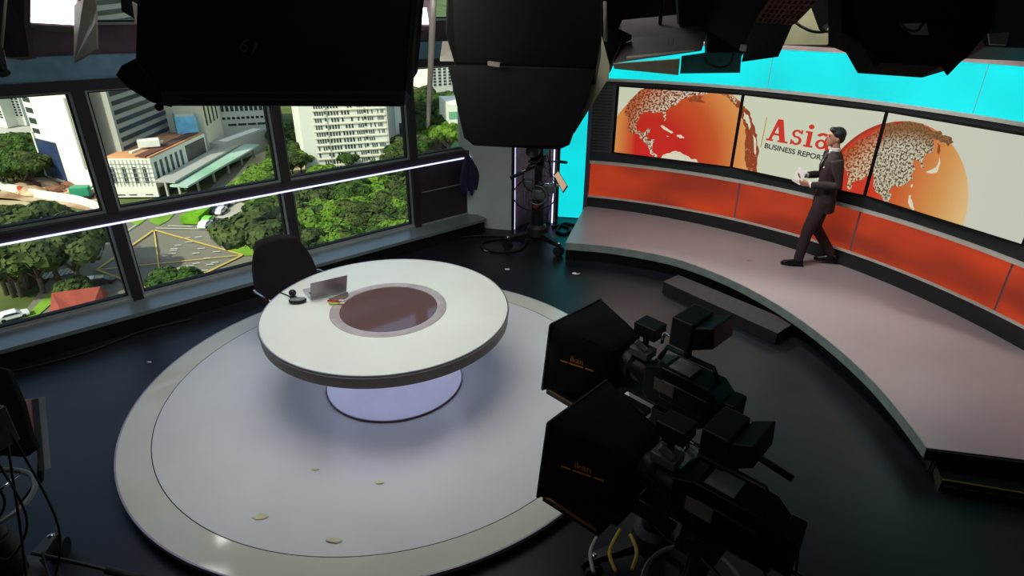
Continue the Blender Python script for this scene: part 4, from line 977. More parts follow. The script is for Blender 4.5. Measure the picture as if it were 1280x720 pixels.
for s in (.25, .75):
    p = back[0].lerp(back[1], s)+n_*.12; MB().tube([p, V((p.x, p.y, 4.6))], .014, 8).build('hanging_rod', M['fix'], L1, True, world=True)
# 2: central light with barn doors
L2 = empty('studio_light', tuple(dp(655, -20, 3.2)), 0, 'black studio light hanging at the middle with wide flared barn doors', 'studio light')
bb = at_d([(560, -60, 2.9), (755, -60, 2.9), (752, 48, 3.1), (745, 86, 3.2), (568, 80, 3.2), (556, 40, 3.1)])
MB().prism(bb, fw*.28).build('housing', M['fix'], L2, world=True, bevel=.01)
b = plate([(560, 82, 3.2), (745, 88, 3.2), (712, 181, 3.35), (699, 187, 3.37), (592, 182, 3.37), (580, 172, 3.36)], .012); b.build('lower_barn_door', M['fix'], L2, world=True)
b = plate([(733, 68, 3.45), (752, 44, 3.45), (762, 82, 3.45), (761, 97, 3.45), (718, 166, 3.45), (708, 160, 3.45)], .01); b.build('right_barn_door', M['khaki'], L2, world=True)
b = plate([(550, 72, 3.3), (553, 52, 3.25), (578, 52, 3.2), (590, 60, 3.18), (590, 77, 3.2), (550, 76.5, 3.3)], .01); b.build('left_barn_door', M['flapgrey'], L2, world=True)
MB().tube([dp(574, 52, 3.15), dp(569, 32, 3.15)], .006, 6).build('flap_rod', M['fix'], L2, True, world=True)
MB().tube([dp(757, 52, 3.1), dp(756, 2, 3.0)], .009, 8).build('yoke', M['flapgrey'], L2, True, world=True)
b = MB(); b.bar(dp(610, 79, 3.16), dp(625, 81, 3.16), .022, .02); b.build('white_label', M['flapgrey'], L2, world=True)
for x in (600, 710): 
    p = dp(x, -55, 3.0)+fw*.14; MB().tube([p, V((p.x, p.y, 4.6))], .014, 8).build('hanging_rod', M['fix'], L2, True, world=True)
# 3: numbered bank light above the first screen
L3 = empty('studio_softlight', tuple(dp(810, 40, 4.6)), 0, 'dark mauve bank light with pale stripe hanging above the first screen', 'studio light')
hb = at_d([(779, 48, 4.6), (884, 38, 4.6), (878, 64, 4.5), (766, 80, 4.5)])
MB().prism(hb, up*.22+fw*.2).build('housing', pm('fixture_mauve', (36, 30, 33), .6), L3, world=True, bevel=.01)
MB().prism(at_d([(783, 71, 4.47), (868, 62.5, 4.47), (868, 64.5, 4.47), (783, 74, 4.47)]), -fw*.01).build('pale_stripe', M['flapgrey'], L3, world=True)
text_mesh('U', .075, M['flapdk'], 'stencil_number', L3, dp(834, 57, 4.5), R)
b = plate([(766, 80, 4.5), (850, 74, 4.5), (848, 94, 4.6), (768, 86, 4.55)], .01); b.build('lower_flap', M['khaki'], L3, world=True)
b = plate([(850, 92, 4.6), (852, 70, 4.55), (880, 66, 4.5), (927, 66, 4.55), (925, 91, 4.6)], .01); b.build('teal_flap', M['teal'], L3, world=True)
MB().tube(smooth_pts([dp(879, 69, 4.4), dp(884, 78, 4.4), dp(898, 84, 4.4), dp(912, 80, 4.4), dp(917, 66, 4.4)]), .008, 6).build('cable', M['rubber'], L3, True, world=True)
b = MB(); b.prism(at_d([(740, 20, 4.3), (790, 44, 4.5), (778, 50, 4.5), (764, 84, 4.5), (758, 92, 4.5), (752, 40, 4.3)]), fw*.08); b.build('side_flap', M['fix'], L3, world=True)
p = dp(825, 30, 4.7); MB().tube([p, V((p.x, p.y, 4.6))], .014, 8).build('hanging_rod', M['fix'], L3, True, world=True)
# 4: light with honeycomb grid
L4 = empty('spot_light_fixture', tuple(dp(960, 10, 4.4)), 0, 'studio light with honeycomb egg-crate front and dark grey hanging flap', 'studio light')
b = MB()
G0, G1, G2, G3 = dp(975, -22, 4.2), dp(1040, -22, 4.2), dp(992, 27, 4.5), dp(946, 24, 4.5)
gn_ = (G1-G0).cross(G3-G0).normalized(); gn_ = gn_ if gn_.dot(CAM-G0) > 0 else -gn_
for i in range(9):
    t = i/8; b.bar(G0.lerp(G1, t), G3.lerp(G2, t), .012, .05, gn_); b.bar(G0.lerp(G3, t), G1.lerp(G2, t), .012, .05, gn_)
b.build('honeycomb_grid', pm('grid_brown', (112, 80, 66), .6), L4, world=True)
MB().prism([G0, G1, G2, G3], -gn_*.14).build('housing', pm('fixture_brown', (58, 42, 36), .6), L4, world=True)
b = plate([(946, 24, 4.5), (992, 28, 4.5), (973, 71, 4.6), (927, 77.5, 4.6), (934, 50, 4.55)], .01); b.build('hanging_flap', M['flapdk'], L4, world=True)
MB().box(dp(929, 60, 4.5), (.04, .03, .04)).build('white_clip', M['paper'], L4)
for o in [x for x in COL.objects if x.parent == L4 and x.name.startswith('white_clip')]: o.location = -L4.location
b = MB(); b.prism(at_d([(846, -20, 4.4), (975, -20, 4.2), (946, 24, 4.5), (930, 66, 4.8), (884, 66, 4.8), (884, 38, 4.7), (850, 40, 4.7)]), fw*.1); b.build('side_housing', M['fix'], L4, world=True)
p = dp(940, -15, 4.5); MB().tube([p, V((p.x, p.y, 4.6))], .014, 8).build('hanging_rod', M['fix'], L4, True, world=True)
# 5: khaki flap light
L5 = empty('studio_light', tuple(dp(1010, 20, 5.0)), 0, 'small studio light with curved olive flap and looping cable above middle screen', 'studio light')
b = plate([(1010, 12, 5.0), (1045, -6, 5.0), (1052, 12, 5.0), (1051, 37, 5.0), (1034, 56, 5.0), (980, 56, 5.0), (988, 26, 5.0)], .012); b.build('olive_flap', pm('olive_flap', (96, 98, 70), .7), L5, world=True)
MB().tube(smooth_pts([dp(992, 26, 4.8), dp(1005, 35, 4.8), (dp(1022, 40, 4.8)), dp(1050, 37, 4.8)]), .012, 6).build('cable', M['rubber'], L5, True, world=True)
b = MB(); b.prism(at_d([(1018, -20, 4.6), (1052, -20, 4.6), (1040, 24, 4.7), (1033, 38, 4.7), (1027, 34, 4.7), (1017, 6, 4.6)]), fw*.05); b.build('side_flap', M['fix'], L5, world=True)
MB().prism(at_d([(1000, -20, 5.1), (1060, -20, 5.1), (1055, 30, 5.2), (990, 40, 5.2)]), fw*.25).build('housing', M['fix'], L5, world=True)
p = dp(1030, -15, 5.3); MB().tube([p, V((p.x, p.y, 4.6))], .014, 8).build('hanging_rod', M['fix'], L5, True, world=True)
# 6: big dark light at the right with pointed barn doors
L6 = empty('studio_softlight', tuple(dp(1150, 10, 3.6)), 0, 'large navy black studio light with two pointed barn door corners', 'studio light')
hb = at_d([(1052, -60, 3.4), (1250, -60, 3.4), (1244, 30, 3.5), (1208, 73, 3.6), (1175, 83, 3.6), (1090, 77, 3.6), (1075, 50, 3.6), (1052, 40, 3.5)])
MB().prism(hb, fw*.2).build('housing', pm('fixture_navy', (6, 13, 20), .8, spec=.2), L6, world=True, bevel=.006)
for pts in (((1079, 58, 3.58), (1104, 76, 3.58), (1093, 84.5, 3.62)), ((1172, 76, 3.58), (1212, 66, 3.58), (1184.5, 94.5, 3.64))):
    plate(pts, .012).build('flap_corner', M['fix'], L6, world=True)
plate([(1124, 30, 3.4), (1158, 28, 3.4), (1161, 44, 3.42), (1140, 43, 3.42)], .006).build('grey_panel', M['flapgrey'], L6, world=True)
MB().tube(smooth_pts([dp(1124, 26, 3.37), dp(1132, 36, 3.37), dp(1146, 38, 3.37), dp(1156, 26, 3.37)]), .007, 6).build('cable', M['rubber'], L6, True, world=True)
p = dp(1150, -50, 3.6); MB().tube([p, V((p.x, p.y, 4.6))], .014, 8).build('hanging_rod', M['fix'], L6, True, world=True)
# 7: dark lights further right, and upper left group
L7 = empty('studio_light', tuple(dp(1260, 20, 5.4)), 0, 'dark studio light at the picture corner above the cyan band', 'studio light')
MB().prism(at_d([(1210, -30, 5.2), (1330, -30, 5.2), (1330, 62, 5.4), (1232, 58, 5.4), (1214, 30, 5.3)]), fw*.3).build('housing', M['fix'], L7, world=True, bevel=.01)
MB().prism(at_d([(1236, 42, 5.2), (1262, 40, 5.2), (1258, 56, 5.25), (1238, 55, 5.25)]), fw*.02).build('brown_panel', pm('brown_panel', (60, 46, 34), .6), L7, world=True)
p = dp(1260, -20, 5.6); MB().tube([p, V((p.x, p.y, 4.6))], .014, 8).build('hanging_rod', M['fix'], L7, True, world=True)
# 8: lit panel at upper left with its grey flap
L8 = empty('led_panel_light', tuple(dp(64, 5, 4.6)), 0, 'glowing white panel light with warm grey side flap above the first window', 'studio light')
fr8 = at_d([(20, -40, 4.4), (99, -36, 4.4), (97, 34, 4.6), (31, 30, 4.6)])
MB().prism(fr8, fw*.12).build('housing', pm('mauve_housing', (70, 54, 64), .5), L8, world=True)
MB().prism(at_d([(32, -35, 4.38), (96, -33, 4.38), (94, 31, 4.57), (34, 27.5, 4.57)]), -fw*.006).build('glowing_panel', em('panel_glow', (255, 250, 252), 7), L8, world=True)
b = plate([(94, 8, 4.4), (106, 0, 4.3), (119, -8, 4.25), (122, 14, 4.3), (121, 30, 4.32), (123, 62, 4.4), (94, 79, 4.55)], .01); b.build('side_flap', M['flapgrey'], L8, world=True)
p = dp(60, -40, 4.6); MB().tube([p, V((p.x, p.y, 4.6))], .014, 8).build('hanging_rod', M['fix'], L8, True, world=True)
b = MB(); b.prism(at_d([(-20, -40, 4.0), (30, -40, 4.0), (30, 28, 4.2), (37, 70, 4.3), (20, 72, 4.3), (-20, 68, 4.3)]), fw*.05); 
L9 = empty('studio_light', tuple(dp(5, 20, 4.1)), 0, 'dark mauve light housing with pale edge at the upper corner beside glowing panel', 'studio light')
b.build('housing', pm('mauve_black', (40, 30, 36), .6), L9, world=True)
MB().tube([dp(9, -20, 3.95), dp(2, 62, 4.2)], .008, 6).build('pale_edge', M['flapgrey'], L9, True, world=True)
b = MB(); b.tube([dp(-4, 60, 3.7), dp(2, 88, 3.8), dp(5, 92, 3.8)], [.03, .03, .035], 10); b.build('handle', M['fix'], L9, True, world=True)
p = dp(5, -40, 4.1); MB().tube([p, V((p.x, p.y, 4.6))], .014, 8).build('hanging_rod', M['fix'], L9, True, world=True)
L10 = empty('studio_light', tuple(dp(165, 0, 4.2)), 0, 'black light head with pale reflector seen between the glowing panel and big softlight', 'studio light')
MB().prism(at_d([(148, -30, 4.1), (180, -30, 4.1), (176, 30, 4.2), (164, 20, 4.2), (152, 14, 4.2)]), fw*.2).build('housing', M['fix'], L10, world=True)
plate([(165, 2, 4.05), (172, 6, 4.05), (173, 30, 4.1), (169, 30, 4.1)], .006).build('reflector', M['flapgrey'], L10, world=True)
p = dp(160, -25, 4.3); MB().tube([p, V((p.x, p.y, 4.6))], .014, 8).build('hanging_rod', M['fix'], L10, True, world=True)
# 11: small bright lamp seen between the two big lights, and the pole in front of the last window
L11 = empty('led_panel_light', tuple(dp(530, 20, 5.2)), 0, 'small glowing lamp seen in the gap between the two large black lights', 'studio light')
MB().prism(at_d([(521, -20, 5.3), (541, -20, 5.3), (541, 33, 5.4), (519, 32, 5.4)]), fw*.1).build('housing', M['mauve'], L11, world=True)
MB().prism(at_d([(524, 10, 5.25), (533, 10, 5.25), (536, 30, 5.3), (522, 30, 5.3)]), -fw*.005).build('glowing_panel', em('lamp_glow', (255, 250, 250), 6), L11, world=True)
p = dp(530, -15, 5.4); MB().tube([p, V((p.x, p.y, 4.6))], .014, 8).build('hanging_rod', M['fix'], L11, True, world=True)
hp = tag(MB().tube([dp(542, -10, 4.4), dp(541, 20, 4.4), dp(538, 90, 4.55), dp(535.5, 155, 4.7), dp(534, 160, 4.7)], [.022, .022, .02, .015, .006], 8).build('hanging_strap', M['flapgrey'], None, True), 'thin pale tapering strap hanging before the last upper window', 'strap')
# ------------------------------------------------------------------ the city outside
GZ = -72.0
def gp(x, y, dz=0): return at(x, y, GZ+dz)
def upto(P, py):                         # height above P at which the vertical meets photo row py
    lo, hi = GZ-10, 260
    for _ in range(40):
        m_ = (lo+hi)/2; d = V((P.x, P.y, m_))-CAM; y = PY-FPX*d.dot(up)/d.dot(fw)
        if y > py: lo = m_
        else: hi = m_
    return m_
M['grass'] = pm('dark_grass', (74, 92, 44), .9, 0, .3, .05, 0, .1, (104, 112, 62), detail=8)
M['asphalt'] = pm('asphalt', (120, 116, 100), .85, 0, .1, .04, 0, .2, detail=8)
M['tanlot'] = pm('tan_lot', (168, 150, 118), .9, 0, .15, .06, 0, .1, detail=8)
M['dirt'] = pm('construction_dirt', (166, 130, 98), .95, 0, .3, .12, 0, .1, (196, 176, 144), detail=8)
M['yellow'] = pm('yellow_road_paint', (198, 168, 76), .8, 0, .05)
M['kerbw'] = pm('white_road_paint', (200, 200, 188), .8, 0, .05)
M['lawn'] = pm('bright_lawn', (112, 150, 50), .9, 0, .2, .2, 0, .1)
M['concrete'] = pm('concrete', (176, 172, 158), .85, 0, .1, .1)
g = MB().add([(-900, 30, GZ-.6), (500, 30, GZ-.6), (500, 1500, GZ-.6), (-900, 1500, GZ-.6)], [(0, 1, 2, 3)]).build('ground', M['grass']); struct(g)
def area(name, pts, mat, dz, lab=None, cat=None):
    P = [gp(x, y) for x, y in pts]; b = MB(); t = tess([(p.x, p.y, 0) for p in P]); n = len(P)
    b.add([V((p.x, p.y, GZ+dz)) for p in P], t); o = b.build(name, mat); struct(o); return o
area('road', [(-60, 480), (20, 400), (75, 330), (60, 300), (10, 300), (-20, 285), (-20, 262), (20, 262), (100, 268), (150, 268), (215, 262), (250, 246), (285, 212), (300, 200), (318, 200), (335, 205), (300, 235), (290, 262), (300, 290), (320, 312), (345, 345), (330, 400), (150, 500)], M['asphalt'], -.4)
area('lot', [(-30, 262), (-30, 243), (20, 248), (60, 257), (118, 266), (110, 280), (60, 282)], M['tanlot'], -.3)
area('building_site_ground', [(-10, 248), (10, 228), (50, 222), (118, 226), (135, 250), (128, 266), (60, 252)], M['dirt'], -.3)
area('street', [(296, 218), (318, 190), (335, 180), (352, 178), (340, 200), (300, 246), (262, 250)], pm('pale_road', (205, 190, 150), .85, 0, .06, .05), -.25)
area('street', [(350, 205), (372, 170), (378, 140), (392, 140), (392, 200), (372, 225)], M['tanlot'], -.25)
area('street', [(520, 240), (527, 190), (540, 140), (552, 140), (552, 240)], M['tanlot'], -.25)
for pts in ([(161, 276), (186, 264), (184, 272), (172, 281)], [(186, 276), (192, 267), (220, 264), (210, 275), (198, 281)], [(282, 310), (287, 297), (305, 290), (325, 300), (330, 318), (303, 319)], [(100, 300), (112, 295), (131, 305), (128, 309), (118, 307)], [(25, 400), (75, 352), (85, 360), (45, 395)], [(15, 345), (25, 334), (55, 330), (50, 345), (25, 350)]):
    area('lawn', pts, M['lawn'], -.2)
# plaza paving and parking paving
area('pavement', [(262, 288), (275, 262), (300, 252), (345, 262), (330, 300), (305, 288)], M['concrete'], -.3)
# yellow box junction
ybx = MB(); A_, B__, C_, D_ = gp(121, 337), gp(192.4, 287.3), gp(303.4, 318.5), gp(203, 367)
for p, q in ((A_, B__), (B__, C_), (C_, D_), (D_, A_)): ybx.bar(p, q, .6, .05)
for p, q in ((A_, C_), (B__, D_)): ybx.bar(p, q, .34, .05)
tag(ybx.build('road_marking', M['yellow']), 'large yellow box junction marking crossing diagonally on the asphalt', 'road marking')
wm_ = MB()
for k_ in range(7):
    wm_.bar(gp(50+k_*6.5, 350-k_*1.4), gp(58+k_*6.5, 341-k_*1.4), .7, .05)
for a_, c_ in (((155, 291), (170, 281)), ((195, 285), (300, 287)), ((210, 282), (240, 283))): wm_.bar(gp(*a_), gp(*c_), .3, .05)
r9 = random.Random(9)
for _ in range(22):
    x, y = r9.uniform(210, 290), r9.uniform(292, 342)
    p = gp(x, y); wm_.bar(p, p+V((1.6, .6, 0)), .3, .05)
tag(wm_.build('road_marking', M['kerbw']), 'scattered white lane arrows and crossing stripes painted around the junction', 'road marking')
# clipped hedge
h0, h1 = gp(238, 280), gp(273, 252); hd = (h1-h0).normalized(); hn = V((-hd.y, hd.x, 0))
M['hedge'] = pm('hedge_green', (104, 156, 36), .9, 0, .25, .6, .5, .1)
tag(MB().prism([h0+hn*2.6, h0-hn*2.6, h1-hn*2.0, h1+hn*2.0], (0, 0, 2.2)).build('hedge', M['hedge']), 'long straight clipped bright green hedge strip beside the queue of cars', 'hedge')

# buildings
M['bwhite'] = pm('building_white', (226, 226, 208), .8, 0, .03, .05)
M['bgrey'] = pm('building_grey', (158, 158, 148), .8, 0, .05, .05)
M['bwin'] = pm('building_glass', (52, 62, 62), .25, 0, .2, .1)
M['bbeige'] = pm('building_beige', (206, 200, 172), .8, 0, .05, .05)
M['terra'] = pm('terracotta_roof', (196, 140, 92), .85, 0, .12, .1)
M['blueglass'] = pm('blue_curtain_wall', (44, 58, 88), .25, 0, .15, .2)
def Zv(z): return V((0, 0, z))
def block(name, A, B, depth, ztop, mat, label, z0=GZ, skew=False, back=None):
    """box building: front face from A to B (ground), going back by depth"""
    A = V((A.x, A.y, 0)); B = V((B.x, B.y, 0)); d = (B-A).normalized(); n = V((-d.y, d.x, 0)); n = n if n.dot(A-V((0, 0, 0))) > 0 else -n
    e = empty(name, (A.x, A.y, z0), 0, label, 'building')
    nf = n
    if skew: n = A.normalized()
    bv = n*depth if back is None else V((back.x-A.x, back.y-A.y, 0))
    MB().prism([A+Zv(z0), B+Zv(z0), B+bv+Zv(z0), A+bv+Zv(z0)], Zv(ztop-z0)).build('walls', mat, e, world=True)
    return e, A, B, d, nf
def face_rect(A, B, n, u0, u1, z0, z1, out=.15, dep=.3):
    b = MB(); p = A.lerp(B, u0)-n*out; q = A.lerp(B, u1)-n*out; b.prism([p+Zv(z0), q+Zv(z0), q+Zv(z1), p+Zv(z1)], n*dep); return b
# white tower with blank wall
A, B = gp(61, 226), gp(122, 243)
e, A, B, d, n = block('office_tower', A, B, 32, 40, M['bwhite'], 'tall white tower with big blank wall and dark blue glass recess by building site', skew=True)
h_ = lambda y: upto(A, y)
for y0, y1 in ((120, 126), (133, 139.5), (146, 153), (159, 165), (107, 113), (94, 100)):
    face_rect(A, B, n, .03, .17, upto(A, y1), upto(A, y0)).build('window', M['bwin'], e, world=True)
zt = upto(A, 172); zb_ = upto(A, 219)
b = MB(); p0 = A.lerp(B, .02)-n*.3; p1 = A.lerp(B, .44)-n*.3; b.prism([p0+Zv(zb_), p1+Zv(zb_+0), p1+Zv(zt), p0+Zv(zt)], n*.4); b.build('glass_recess', M['blueglass'], e, world=True)
face_rect(A, B, n, .0, .025, zb_, zt+2, .5).build('white_fin', M['bwhite'], e, world=True)
face_rect(A, B, n, .9, .94, GZ+8, GZ+30, .3).build('service_slot', M['bgrey'], e, world=True)
# striped office tower
A, B = gp(166, 238), gp(232, 200)
e, A, B, d, n = block('striped_office', A, B, 40, 60, M['bgrey'], 'tall grey office block with dark horizontal window bands behind the terracotta roof', back=gp(136, 225))
L_ = upto(A, 172)-upto(A, 182)
zz = upto(A, 168)
sp = (upto(A, 124)-upto(A, 170))/4.0
for k_ in range(-2, 14):
    face_rect(A, B, n, .035, .97, zz+sp*k_, zz+sp*(k_+.48)).build('window_band', M['bwin'], e, world=True)
A2 = A; B2 = gp(132, 226); d2 = (V((B2.x, B2.y, 0))-A2).normalized()
# low white building with terracotta roof
Q = gp(199, 246); Rr = gp(264, 209); Lf = gp(141, 247)
Q = V((Q.x, Q.y, 0)); Rr = V((Rr.x, Rr.y, 0)); Lf = V((Lf.x, Lf.y, 0)); zr = upto(Q, 199)
e = empty('low_building', (Q.x, Q.y, GZ), 0, 'low white-tiled building with terracotta roof and narrow dark window slots', 'building')
dR = (Rr-Q); dL = (Lf-Q)
P4 = [Q, Rr, Rr+dL, Lf]
MB().prism([p+Zv(GZ) for p in P4], Zv(zr-GZ)).build('walls', M['bwhite'], e, world=True)
cc = sum(P4, V())/4
MB().prism([cc+(p-cc)*.955+Zv(zr+.02) for p in P4], Zv(.5)).build('roof', M['terra'], e, world=True)
b = MB(); b.bar(Q.lerp(Rr, .02)+dL*.22+Zv(zr+.6), Rr.lerp(Q, .03)+dL*.2+Zv(zr+.6), 3.2, .5); b.build('roof_gully', pm('brown_gully', (92, 58, 44), .8), e, world=True)
b = MB(); b.box((Q+dR*.35+dL*.45)+Zv(zr+2.3), (6, 4, 2), .6); b.build('roof_box', M['bwhite'], e, world=True)
b = MB(); b.bar(Q.lerp(Rr, .15)+dL*.6+Zv(zr+.8), Q.lerp(Rr, .6)+dL*.5+Zv(zr+.8), .9, .5); b.build('roof_duct', M['bwhite'], e, world=True)
nL = V((-dL.y, dL.x, 0)).normalized(); nL = nL if nL.dot(cc-Q) > 0 else -nL
nR = V((-dR.y, dR.x, 0)).normalized(); nR = nR if nR.dot(cc-Q) > 0 else -nR
zlo = GZ+(zr-GZ)*.30
for u in (.17, .38, .6, .84):
    face_rect(Q, Lf, nL, u-.035, u+.035, zlo+1, zr-2.5).build('window_slot', M['bwin'], e, world=True)
for u in (.2, .55, .8):
    face_rect(Q, Lf, nL, u-.08, u+.08, GZ+1, zlo-3).build('ground_opening', M['bwin'], e, world=True)
for k_ in range(6):
    u = .05+.088*k_; face_rect(Q, Rr, nR, u, u+.035, zlo+1, zr-1.5).build('window_slot', M['bwin'], e, world=True)
face_rect(Q, Rr, nR, .6, .97, zlo-3, zr-1).build('dark_glazing', pm('dark_glazing', (74, 74, 62), .3, 0, .4, .3), e, world=True)
face_rect(Q, Rr, nR, .02, .95, GZ, zlo-1).build('undercroft', pm('undercroft', (86, 82, 72), .7, 0, .3, .2), e, world=True)
b = MB()
for k_ in range(1, 6): z = zlo+(zr-zlo)*k_/6; b.bar(Q-nL*.2+Zv(z), Lf-nL*.2+Zv(z), .1, .12)
for k_ in range(1, 12): p = Q.lerp(Lf, k_/12)-nL*.2; b.bar(p+Zv(zlo), p+Zv(zr), .1, .12)
b.build('tile_joints', M['bgrey'], e, world=True)
# blue sheeted structure on its far end
bs = at(223, 170, zr); bs.z = 0; be = at(249, 168, zr); be.z = 0
bt = empty('blue_tarp_structure', tuple(bs+Zv(zr)), 0, 'pale box on the roof wrapped in bright blue sheeting', 'building')
zt1 = upto(bs, 149)
s0 = (be-bs); s1 = V((-s0.y, s0.x, 0)).normalized()*12; s1 = s1 if s1.y > 0 else -s1
P5 = [bs, be, be+s1, bs+s1]
MB().prism([p+Zv(zr+.6) for p in P5], Zv(zt1-zr)).build('sheeting', pm('blue_sheeting', (120, 190, 222), .7, 0, .2, .3, .4), bt, world=True)
c5 = sum(P5, V())/4
MB().prism([c5+(p-c5)*.9+Zv(zt1+.6) for p in P5], Zv(.8)).build('top_slab', M['bbeige'], bt, world=True)
# grey block at the end of the low building
e, A, B, d, n = block('grey_annex', gp(266, 206), gp(284, 190), 22, upto(gp(266, 206), 160)+8, M['bbeige'], 'narrow beige annex with tall slots joined to the far end of the low building')
for k_ in range(4): face_rect(A, B, n, .12+.22*k_, .19+.22*k_, GZ+14, GZ+36).build('window_slot', M['bwin'], e, world=True)
# long white building behind
A, B = gp(255, 176), gp(336, 171)
e, A, B, d, n = block('long_white_building', gp(205, 180), gp(337, 172), 35, upto(gp(300, 174), 96), M['bwhite'], 'long white building with rows of small dark windows behind the station roof')
zA = lambda y: upto(V((*A.lerp(B, .7).xy, 0)), y)
for k_ in range(15):
    u = .30+.046*k_
    face_rect(A, B, n, u, u+.029, zA(139), zA(131)).build('window', M['bwin'], e, world=True)
    if k_ > 5: face_rect(A, B, n, u, u+.029, zA(149), zA(146)).build('window', M['bwin'], e, world=True)
for k_ in range(4): face_rect(A, B, n, .62+.095*k_, .70+.095*k_, zA(157), zA(154.5)).build('window', M['bwin'], e, world=True)
# station canopies and covered walkways
def canopy(p, q, w, h, mat, label, name='covered_walkway'):
    p = V((p.x, p.y, 0)); q = V((q.x, q.y, 0)); e = empty(name, (p.x, p.y, GZ), 0, label, 'walkway')
    b = MB(); b.bar(p+Zv(GZ+h), q+Zv(GZ+h), w, .6); b.build('roof', mat, e, world=True)
    L = (q-p).length; n_ = max(2, int(L/9)); b = MB()
    for i in range(n_+1): b.bar(p.lerp(q, i/n_)+Zv(GZ), p.lerp(q, i/n_)+Zv(GZ+h), .6, .6)
    b.build('posts', M['bgrey'], e, world=True); return e
canopy(gp(228, 252), gp(318, 197), 5.5, 5, pm('walkway_green_white', (196, 216, 200), .6, 0, .2, .05, 0, .3, (120, 170, 140)), 'long pale green-white covered walkway running diagonally beside the pale road')
canopy(gp(212, 250), gp(298, 196), 6, 6, M['bgrey'], 'long grey covered walkway between the low building and pale green walkway')
e, A, B, d, n = block('station_hall', gp(266, 205), gp(284, 207), 26, GZ+8, M['bgrey'], 'flat-roofed grey station hall with pale roof panel in front of long white building')
MB().prism([A+n*3+d*2+Zv(GZ+8.1), B+n*3-d*1+Zv(GZ+8.1), B+n*24-d*1+Zv(GZ+8.1), A+n*24+d*2+Zv(GZ+8.1)], Zv(.3)).build('roof_panel', M['bwhite'], e, world=True)
# apartment slab
A, B = gp(384, 215), gp(489, 206)
e, A, B, d, n = block('apartment_block', A, B, 22, 20, M['bwhite'], 'broad cream apartment block with many rows of windows above the trees')
mid = A.lerp(B, .5)
rows = [upto(mid, 143+8.55*k_) for k_ in range(-3, 9)]
wins = MB()
r4 = random.Random(4)
for ri, z in enumerate(rows):
    for (u0, u1) in ((.16, .27), (.31, .44), (.46, .60), (.62, .72), (.76, .86), (.88, .96)):
        nn_ = 4; uw = (u1-u0)/nn_
        b = MB()
        for k_ in range(nn_):
            if r4.random() < .8:
                b2 = face_rect(A, B, n, u0+uw*k_+.004, u0+uw*(k_+.62), z, z+r4.choice([1.3, 1.6, 1.9])); b.add(b2.v, b2.f)
        if b.v: b.build('window_row', M['bwin'], e, world=True)
    if ri % 1 == 0:
        face_rect(A, B, n, .14, .98, z-1.0, z-.6, .35, .5).build('ledge', M['bbeige'], e, world=True)
    for u in (.285, .735): face_rect(A, B, n, u-.012, u+.012, z+.4, z+2.0).build('dark_opening', M['bwin'], e, world=True)
for u in (.295,): face_rect(A, B, n, u-.004, u+.004, GZ, 20, .3).build('drain_pipe', M['bgrey'], e, world=True)
face_rect(A, B, n, .975, 1.0, GZ, 20, .1, 22).build('side_bay', M['bbeige'], e, world=True)
# far apartment towers at the left, building at the right window
def tower(A, B, depth, zt, label, mat='bbeige', rws=14, cols=4, ys=None):
    e, A, B, d, n = block('apartment_tower', A, B, depth, zt, M[mat], label)
    for r_i in range(rws):
        z = GZ+4+(zt-GZ-4)*r_i/rws
        for c_i in range(cols):
            u = (c_i+.22)/cols; face_rect(A, B, n, u, u+.5/cols, z, z+(zt-GZ)/rws*.5, .2, .4).build('window', M['bwin'], e, world=True)
    return e
tower(gp(-8, 158), gp(10, 160), 20, upto(gp(0, 158), 90), 'far cream apartment tower, cut off at the picture edge', 'bwhite', 16, 3)
tower(gp(18, 157), gp(34, 157), 20, upto(gp(25, 157), 90), 'far cream apartment tower beside the blank white tower', 'bwhite', 16, 3)
area('expressway', [(-30, 176), (-30, 160), (60, 150), (60, 165)], M['concrete'], -.2)
tower(gp(541, 116), gp(566, 114), 25, upto(gp(553, 115), 60), 'far white tower with dotted windows seen in the last upper window', 'bwhite', 12, 4)
e, A, B, d, n = block('green_white_building', gp(563, 190), gp(600, 188), 18, GZ+20, M['bwhite'], 'small white building with green bands at the edge of the last window')
for k_ in range(3): face_rect(A, B, n, 0, 1, GZ+2+6*k_, GZ+5+6*k_).build('green_band', pm('green_band', (110, 170, 130), .5), e, world=True)
tower(gp(497, 190), gp(516, 188), 18, GZ+48, 'plain white tower partly hidden by the last mullion, with one dark window', 'bwhite', 3, 1)
# construction barriers
r6 = random.Random(6)
bp = smooth_pts([gp(x, y) for x, y in ((2, 236), (20, 240), (48, 246), (75, 250), (100, 254), (128, 264))], 5)
for i in range(len(bp)-1):
    m_ = M['bwhite'] if i not in (6, 7) else pm('barrier_red', (186, 60, 40), .6)
    e = MB().bar(bp[i].lerp(bp[i+1], .04)+Zv(1), bp[i].lerp(bp[i+1], .96)+Zv(1), .8, 2.4).build('site_barrier', m_)
    tag(e, 'white hoarding panel in the line around the building site' if i not in (6, 7) else 'red hoarding panel in the line around the building site', 'barrier', 'white hoarding panels' if i not in (6, 7) else 'red hoarding panels')
for i in range(26):
    p = gp(r6.uniform(10, 100), 0) if False else gp(r6.uniform(18, 112), r6.uniform(226, 244))
    s = r6.uniform(1.2, 3.2); b = MB(); b.ball((0, 0, s*.2), (s*1.4, s, s*.6), 7, 5)
    b.v = [q+V((r6.uniform(-.3, .3), r6.uniform(-.3, .3), r6.uniform(-.2, .2)))*s*.5 for q in b.v]
    o = b.build('rubble_heap', M['dirt'] if i % 3 else pm('brown_rubble', (120, 78, 58), .9)); o.location = p
    tag(o, 'heap of earth and rubble on the building site below the white tower', 'rubble', 'rubble heaps on the building site')
e = empty('green_site_machine', tuple(gp(103, 247)), .4, 'small green construction machine on the building site by the hoarding', 'machine')
b = MB(); b.box((0, 0, 2.2), (5, 3, 3)); b.build('cab', pm('machine_green', (40, 140, 100), .5), e, bevel=.2)
